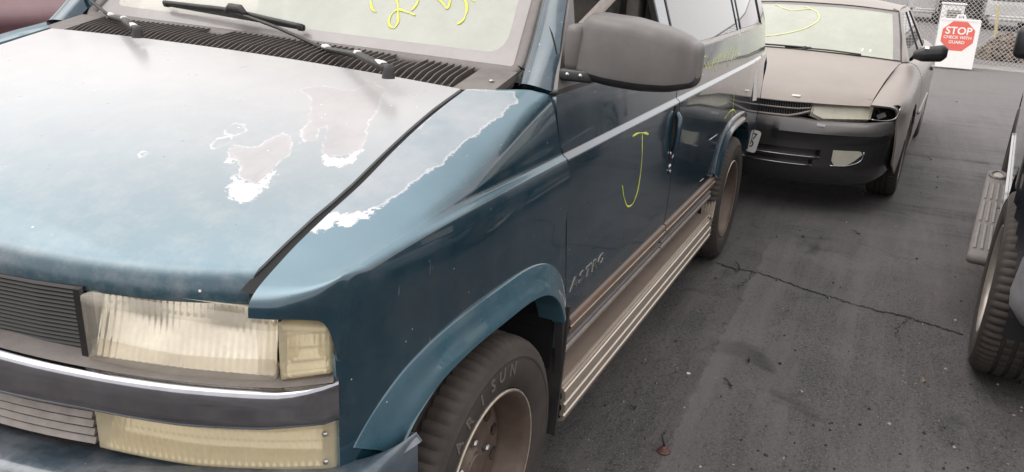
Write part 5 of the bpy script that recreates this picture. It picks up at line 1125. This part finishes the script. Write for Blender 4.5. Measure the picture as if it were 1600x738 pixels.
    P('rear_window', np.array([[(-wb-tail-.012+.10*((z-belt)/.5)-.02*(1-t*t), (hw-.20)*t, z) for t in np.linspace(-1, 1, 5)] for z in np.linspace(belt+.06, roof-.14, 4)]), M['glass_side'])
    gr = P('grille', np.array([[(nose-.03, y, z) for z in (hood-.32, hood-.10)] for y in np.linspace(-.48, .48, 6)]), M['grille_dark'])
    for k in range(4): mb = MB(); mb.box((nose-.015, 0, hood-.29+.055*k), (.02, .94, .014)); mb.build('grille_slat', M['chrome'] if low is not None else M['grille_dark'], gr)
    for xx, s_ in ((nose, 1), (-wb-tail, -1)):
        inner = .45 if s_ > 0 else -wb-.45
        BC = crv([(xx+s_*.10, 0), (xx+s_*.06, hw*.5), (xx-s_*.07, hw*.775), (inner+(xx-inner)*.36, hw*.835), (inner, hw-.08)], 10); BS = np.r_[0, np.cumsum(np.linalg.norm(np.diff(BC, axis=0), axis=1))]; BS /= BS[-1]
        def bl(t, off):
            a = abs(t); x = np.interp(a, BS, BC[:, 0]); y = np.interp(a, BS, BC[:, 1]); return (x+s_*off*(1-a), (y+off*a*.8)*(1 if t >= 0 else -1))
        z1 = hood-.34 if s_ > 0 else (.52 if tails else .70)
        G = np.array([[(*bl(t, o), z) for z, o in [(z1, -.06), (z1-.01, 0), (z1-.06, .02), (z1-.065, .012), (z1-.10, .012), (min(.50, z1-.12), .03), (min(.44, z1-.16), .02), (min(.38, z1-.2), -.04)]] for t in np.linspace(-1, 1, 41)])
        b_ = P('bumper', G, low or col)
        if low is not None and s_ > 0:
            mb = MB(); mb.tube([(*bl(t, .022), z1-.07) for t in np.linspace(-.99, .99, 40)], .010, 6); mb.build('bumper_strip', M['white_car'], b_, True)
    mb = MB(); mb.box((-wb/2, 0, sill+.02), (wb+1.0, hw*1.7, .12)); mb.build('floor_pan', M['void'], w)
    mb = MB(); mb.box((-.05, 0, .78), (1.2, hw*1.5, .3)); mb.build('engine_bay', M['void'], w)
    for sg in (1, -1):
        for sx in (-1.25, -2.25):
            st = MB(); st.box((sx, sg*.38, .86), (.5, .5, .15)); so = st.build('seat', M['seat'], w, bevel=.04); st = MB(); st.box((sx-.27, sg*.38, 1.18), (.13, .46, .60), Matrix.Rotation(R(-12), 3, 'Y')); st.build('seat_back', M['seat'], so, bevel=.04)
    for sg in (1, -1):
        if not plain:
            mb = MB(); mb.box((-.95, sg*(hw+.02), belt+.10), (.10, .20, .15)); mb.build('side_mirror', M['mirror_dark'], w, bevel=.03)
    return w
suv = wagon('off_roader', 'dark navy off-roader with silver lower bumper and ribbed side step at the right edge', 'car', (-1.998, 3.124, 0), -.1096, M['navy'], M['silver_low'], steer=R(2))
# ribbed step with a hand hole at its far end
for sg in (-1, 1):
    yo, yi = 1.020, .885; stp = None
    mb = MB(); mb.box((-1.43, sg*.960, .322), (2.06, .135, .05)); stp = mb.build('side_step', M['tread_grey'] if 'tread_grey' in M else M['grey_trim'], suv, bevel=.022, seg=3)
    for k, x0 in enumerate((-.50, -1.03, -1.56)):
        for j in range(4): mb = MB(); mb.box((x0-.24, sg*(.917+.029*j), .349), (.46, .013, .008)); mb.build('step_rib', M['step_grey'], stp, bevel=.003)
    mb = MB(); mb.tube([(-2.29+.13*math.cos(q)*.9, sg*.960+.042*math.sin(q), .350) for q in np.linspace(0, 2*math.pi, 17)], .014, 6, flat=.7); mb.build('hand_hole_rim', M['grey_trim'], stp, True)
    V, F = fill([(-2.29+.11*math.cos(q), sg*.960+.034*math.sin(q)) for q in np.linspace(0, 2*math.pi, 20, endpoint=False)]); mk('hand_hole', [(x, y, .3485) for x, y in V], F, M['beige_low'], stp)
    for x0 in (-.55, -1.4, -2.2): mb = MB(); mb.box((x0, sg*.86, .335), (.05, .16, .03)); mb.build('step_bracket', M['black_plastic'], stp)
mw = wagon('minivan', 'maroon minivan seen past the far edge of the teal van hood', 'car', (.25, -3.62, 0), 0.0, M['maroon'], None, crease=1.115, belt=1.30, hood=1.20, roof=1.80, group=None)

# ================================================================== BACKGROUND
M['concrete'] = simple('concrete', (.30, .28, .265), .85, var=.2, scale=3, bmp=.2, bscale=60)
M['wire'] = simple('galvanised_wire', (.60, .58, .57), .5, metal=.1, var=.15)
M['post'] = simple('galvanised_post', (.45, .44, .43), .4, metal=.5, var=.15)
M['sign_white'] = simple('white_sign_board', (.80, .79, .77), .45, var=.04)
M['sign_red'] = simple('red_sign_print', (.70, .13, .095), .5, var=.06)
M['rubble'] = simple('brown_rubble', (.17, .125, .09), .9, var=.4, scale=9, bmp=.5)
M['yellow_post'] = simple('faded_yellow_paint', (.50, .42, .20), .6, var=.25)
M['machine'] = simple('dark_machine', (.03, .03, .032), .6, var=.3)
FX = -16.35
def slab(name, x0, x1, y0, y1, z, mat, h=.10):
    mb = MB(); mb.box(((x0+x1)/2, (y0+y1)/2, z-h/2+.0), (abs(x1-x0), abs(y1-y0), h)); return tag(mb.build(name, mat), kind='structure')
slab('concrete_strip', FX-.35, FX+.55, -14, 16, .012, M['concrete'], .05)
slab('kerb', FX-2.35, FX-2.1, -14, 16, .13, M['concrete'], .14)
fz = thing('chain_link_fence', 'tall chain link fence closing the yard behind the stop sign', 'fence', (FX, 2, 0))
def fwire(sgn):
    mb = MB(); H_ = 2.15; pitch = .080; y = -9.0
    while y < 10:
        a = (sgn*.004, y, .03); dy = sgn*(H_-.03); b_ = (sgn*.004, y+dy, H_); mb.tube([a, b_], .0058, 3, cap=False); y += pitch
    return mb
for s_ in (1, -1): tag(fwire(s_).build('wire_mesh', M['wire'], fz), kind='stuff')
for y in (-9, -6, -3, -.9, 5.4, 8.4): mb = MB(); mb.lathe([(.03, 0), (.03, 2.25), (.0, 2.28)], 12, (.05, y, 0), 'z'); mb.build('post', M['post'], fz, True)
mb = MB(); mb.tube([(.045, -12, 2.18), (.045, 13, 2.18)], .021, 8); mb.build('top_rail', M['post'], fz, True)
# A-frame stop sign
SP = at((1484, 107), 2, 0); dirc = CO-SP; ang = math.atan2(dirc[1], dirc[0])
sgn_ = thing('stop_sign_board', 'white folding board with red octagon reading stop check with guard in front of fence', 'sign', tuple(SP), ang+R(6))
lean = R(11)
for k in (1, -1):
    Rm = Matrix.Rotation(-lean*k, 3, 'Y'); out = [(-.335, .03), (.335, .03), (.335, .88), (.315, .905), (.085, .905), (.072, .965), (.05, .985), (-.05, .985), (-.072, .965), (-.085, .905), (-.315, .905), (-.335, .88)]
    hole = [(-.048, .912), (.048, .912), (.04, .955), (-.04, .955)]
    V, F = fill(out, [hole]); V, F = extr(V, F, .022); off = Vector((0.19*k, 0, 0))
    bd = mk('sign_board', [Rm @ Vector((h-.011, x, y))+off for x, y, h in V], F, M['sign_white'], sgn_)
    if k == 1:
        c_ = .60; oc = [(.285*math.cos(R(22.5+45*i)), c_+.285*math.sin(R(22.5+45*i))) for i in range(8)]
        V, F = fill(oc); V, F = extr(V, F, .002); mk('octagon', [Rm @ Vector((.0115+h, x, y))+off for x, y, h in V], F, M['sign_red'], bd)
        for tx, sz, zz, bo in (('STOP', .180, .685, .004), ('CHECK WITH', .074, .570, .0012), ('GUARD', .076, .485, .0014)):
            V, F = text_mesh(tx, sz, bo); V, F = extr(V, F, .0015); mk('sign_text', [Rm @ Vector((.0142+h, x, y+zz))+off for x, y, h in V], F, M['sign_white'], bd)
        for zz in (.855, .875): mb = MB(); mb.box((0, 0, 0), (.004, .64, .005)); o = mb.build('sign_ridge', M['sign_white'], bd); o.location = Rm @ Vector((.013, 0, zz))+off
# things beyond the fence
XB = -31.0
def beyond(px, xr): return at((px, 15), 0, xr)[1]
wc = wagon('hatchback', 'pale hatchback with a red tail lamp seen through the fence', 'car', (XB-3.85, beyond(1548, XB)+.68, 0), math.pi, M['white_car'], None, tails=True, belt=.92, hood=.85, roof=1.45, hw=.88, plain=True)
dc = wagon('estate_car', 'dark estate car standing left of the pale hatchback beyond the fence', 'car', (XB-1.2-3.85, beyond(1507, XB-1.2), 0), math.pi, M['dark_car'], None, tails=True, belt=1.0, hood=.9, roof=1.6, hw=.9, plain=True)
wd = wagon('sedan', 'white car beyond the fence at the upper left of the stop sign', 'car', (XB-3-3.85, beyond(1456, XB-3), 0), math.pi, M['white_car'], None, tails=True, belt=.95, hood=.85, roof=1.45, hw=.88, plain=True)
mb = MB(); mb.box((0, 0, .40), (.65, .62, .80)); mb.box((0, 0, .83), (.72, .70, .06)); o = thing('scrap_cabinet', 'pale metal cabinet with a grey grid panel beyond the fence', 'cabinet', tuple(at((1487, 26), 2, .0)*[1, 1, 0]+[6.0, 0, 0]), .1)
sc_ = at((1488, 20), 0, -29.8); o.location = (sc_[0], sc_[1], max(0, sc_[2]-.02)); b_ = mb.build('case', M['sign_white'], o, bevel=.03); mb = MB(); mb.box((.335, 0, .42), (.02, .40, .42)); gp = mb.build('grid_panel', M['grey_trim'], o)
o.location[2] = 0
for k in range(5): mb = MB(); mb.box((.348, 0, .26+.08*k), (.012, .38, .03)); mb.build('grid_bar', M['wire'], gp)
o = thing('guard_post', 'faded yellow post standing among rubble beyond the fence', 'post', tuple(at((1555, 58), 2, 0)*[1, 1, 0])); mb = MB(); mb.lathe([(.045, 0), (.045, .92), (.03, .95), (0, .96)], 14, (0, 0, 0), 'z'); mb.build('pipe', M['yellow_post'], o, True); mb = MB(); mb.box((0, 0, .01), (.22, .22, .02)); mb.build('foot_plate', M['post'], o)
o.rotation_euler = (R(7), 0, 0)
mb = MB(); cR = at((1566, 92), 2, 0)
for k in range(340):
    a = rnd.uniform(0, 6.28); rr = rnd.random()**.6; p = (cR[0]+rr*.9*math.cos(a), cR[1]+rr*.62*math.sin(a)); h = max(.02, .50*(1-rr)+rnd.uniform(-.05, .08)); s_ = rnd.uniform(.04, .12)
    mb.box((p[0], p[1], h), (s_*rnd.uniform(.5, 2), s_*rnd.uniform(.5, 1.6), s_*.6), Matrix.Rotation(rnd.uniform(0, 3), 3, 'Z') @ Matrix.Rotation(rnd.uniform(-.6, .6), 3, 'X'))
tag(mb.build('rubble', M['rubble']), kind='stuff')
# ================================================================== ON THE GROUND
M['debris_black'] = simple('black_rubber_scrap', (.015, .014, .014), .6, var=.3)
M['debris_white'] = simple('white_paper_scrap', (.62, .60, .57), .8, var=.1)
M['rust'] = simple('rusty_fitting', (.115, .055, .045), .55, metal=.3, var=.4, scale=60, bmp=.2)
M['leaf'] = simple('dry_leaf', (.20, .15, .10), .8, var=.25)
gp_ = at((1037, 706), 2, 0)
o = thing('metal_fitting', 'rusty cone shaped fitting with a black stem lying on the asphalt, nearest the bottom edge', 'fitting', tuple(gp_))
mb = MB(); mb.lathe([(0, .0), (.021, .001), (.023, .004), (.020, .007), (.0165, .008), (.0175, .011), (.014, .0135), (.0115, .014), (.0125, .0165), (.009, .019), (.006, .021), (0, .022)], 24, (0, 0, 0), 'z'); mb.build('cone', M['rust'], o, True)
mb = MB(); mb.tube([(0, 0, .020), (-.002, -.006, .036), (-.003, -.014, .062)], [.0040, .0034, .0028], 7); mb.build('stem', M['debris_black'], o, True)
def scrap(name, label, cat, px, kind, size, mat, group=None):
    P = at(px, 2, 0); rr = random.Random(int(px[0]*7+px[1])); mb = MB()
    if kind == 'strip':
        a = rr.uniform(0, 3); mb.tube([P+np.array([math.cos(a)*t*size+.1*size*math.sin(3*t), math.sin(a)*t*size+.25*size*math.cos(2.2*t), .004+.012*abs(math.sin(2*t))]) for t in np.linspace(-1, 1, 9)], [.0015]+[.0045]*7+[.0015], 5, flat=.5)
    elif kind == 'chunk':
        V = [Vector((rr.uniform(.6, 1)*math.cos(q)*size, rr.uniform(.6, 1)*math.sin(q)*size, 0)) for q in np.linspace(0, 6.28, 8)[:-1]]; n = len(V)
        V2 = [v*.7+Vector((rr.uniform(-.2, .2)*size, rr.uniform(-.2, .2)*size, size*rr.uniform(.5, .9))) for v in V]; mb.add([v+Vector(P) for v in V+V2], [(i, (i+1) % n, n+(i+1) % n, n+i) for i in range(n)]+[tuple(range(n, 2*n))])
    elif kind == 'crumple':
        for k in range(5):
            c_ = P+np.array([rr.uniform(-1, 1)*size*.8, rr.uniform(-1, 1)*size, size*.3]); mb.box(c_, (size*rr.uniform(.5, 1), size*rr.uniform(.5, 1), size*.25), Matrix.Rotation(rr.uniform(0, 3), 3, 'Z') @ Matrix.Rotation(rr.uniform(-.7, .7), 3, 'X'))
    elif kind == 'leaf':
        V = [P+np.array([size*math.cos(q)*1.5, size*math.sin(q)*.6, .006+.006*math.sin(q*2)]) for q in np.linspace(0, 6.28, 10)[:-1]]+[P+np.array([0, 0, .012])]; mb.add(V, [(i, (i+1) % 9, 9) for i in range(9)])
    o = mb.build(name, mat, None, kind in ('strip',)); return tag(o, label, cat, group)
for i, px in enumerate([(1138,603),(1125,600),(1168,560),(1200,655),(1405,367),(1350,462),(1240,458),(1395,660),(1330,688)]):
    pass
BL = M['debris_black']
scrap('rubber_strip', 'curled black rubber strip in front of the pale strip of asphalt, longest scrap there', 'scrap', (1138,603), 'strip', .030, BL)
scrap('rubber_strip', 'short black strip just above the longest curled scrap on the asphalt', 'scrap', (1168,566), 'strip', .018, BL)
scrap('paper_scrap', 'small white crumpled paper scrap on the asphalt beside the van running board', 'paper', (1077,584), 'crumple', .009, M['debris_white'])
scrap('dry_leaf', 'pale curled leaf alone on the asphalt left of the off-roader tyre', 'leaf', (1443,596), 'leaf', .013, M['leaf'])
scrap('stone_chip', 'dark lump on the asphalt right of the white paper scrap', 'stone', (1219,569), 'chunk', .010, BL)
scrap('stone_chip', 'dark chip near the bottom edge right of the metal fitting', 'stone', (1197,712), 'chunk', .009, BL)
scrap('stone_chip', 'small dark chip midway between pale leaf and the bottom edge', 'stone', (1343,664), 'chunk', .008, BL)
scrap('rubber_strip', 'black sliver in the open lane behind the crack below the coupe nose', 'scrap', (1338,366), 'strip', .035, BL)
scrap('paper_scrap', 'pale scrap lying just above the crack in the lane', 'paper', (1349,463), 'crumple', .008, M['leaf'])
scrap('bottle_cap', 'shiny round cap at the bottom edge beside the van front tyre', 'cap', (918,733), 'chunk', .006, M['steel'])
scrap('twig', 'thin dark twig beside the van rear tyre at the start of the crack', 'twig', (1150,420), 'strip', .07, M['debris_black'])
scrap('rubber_strip', 'dark sliver below the running board halfway along the van', 'scrap', (990,640), 'strip', .012, BL)
scrap('stone_chip', 'dark chip in the lane between crack and coupe front tyre', 'stone', (1255,371), 'chunk', .012, BL)
scrap('rubber_strip', 'two-tone scrap lying far up the lane beside the coupe rear tyre', 'scrap', (1452,250), 'strip', .05, BL)
scrap('stone_chip', 'dark chip on the lane near the off-roader side step', 'stone', (1432,405), 'chunk', .010, BL)
# loose grit, past counting
mb = MB()
for k in range(650):
    px = (rnd.uniform(860, 1600), 120+620*rnd.random()**.6); P = at(px, 2, 0)
    if P[0] < -14 or (P[1] < .95 and P[0] > -4): continue
    s_ = min(.0065, .0012/max(.12, rnd.random())**.9)*(1+max(0, -P[0])*.12); V = [P+np.array([s_*math.cos(q)*rnd.uniform(.6, 1.4), s_*math.sin(q)*rnd.uniform(.6, 1.4), 0]) for q in (0, 2, 4)]+[P+np.array([0, 0, s_])]; mb.add(V, [(0, 1, 3), (1, 2, 3), (2, 0, 3)])
mg, ntg, bg_ = nodes('grit'); cc = ramp(ntg, noise(ntg, 23, 2), [(.45, (.02, .02, .02)), (.55, (.10, .085, .07)), (.62, (.42, .38, .33))]); ntg.links.new(cc, bg_.inputs['Base Color']); bg_.inputs['Roughness'].default_value = .85
tag(mb.build('grit', mg), kind='stuff')
# crack across the lane
M['crack'] = simple('crack_fill', (.012, .011, .011), .95, var=.3)
def crack_line(CP, wmax):
  global P, V
  P = [at(p, 2, 0) for p in crv(CP, 14)]; V = []
  for i, p in enumerate(P):
    t_ = P[min(i+1, len(P)-1)]-P[max(i-1, 0)]; t_ /= np.linalg.norm(t_); n_ = np.array([-t_[1], t_[0], 0]); j = n_*rnd.uniform(-.013, .013); w_ = rnd.uniform(.0015, wmax)*(.3 if i in (0, len(P)-1) else 1)
    V += [p+j+n_*w_+[0, 0, .003], p+j-n_*w_+[0, 0, .003]]
  tag(mk('crack', V, [(2*i, 2*i+1, 2*i+3, 2*i+2) for i in range(len(P)-1)], M['crack']), kind='structure')
crack_line([(1180,426),(1165,440),(1150,450)], .0025); crack_line([(1420,497),(1400,516),(1404,532)], .0022)
CP = [(1120,411),(1150,421),(1180,426),(1215,437),(1250,450),(1290,462),(1330,475),(1375,487),(1420,497),(1460,510),(1505,524)]
P = [at(p, 2, 0) for p in crv(CP, 12)]; V = []; 
for i, p in enumerate(P):
    t_ = P[min(i+1, len(P)-1)]-P[max(i-1, 0)]; t_ /= np.linalg.norm(t_); n_ = np.array([-t_[1], t_[0], 0]); j = n_*rnd.uniform(-.010, .010); w_ = rnd.uniform(.002, .009)
    V += [p+j+n_*w_+[0, 0, .003], p+j-n_*w_+[0, 0, .003]]
tag(mk('crack', V, [(2*i, 2*i+1, 2*i+3, 2*i+2) for i in range(len(P)-1)], M['crack']), kind='structure')
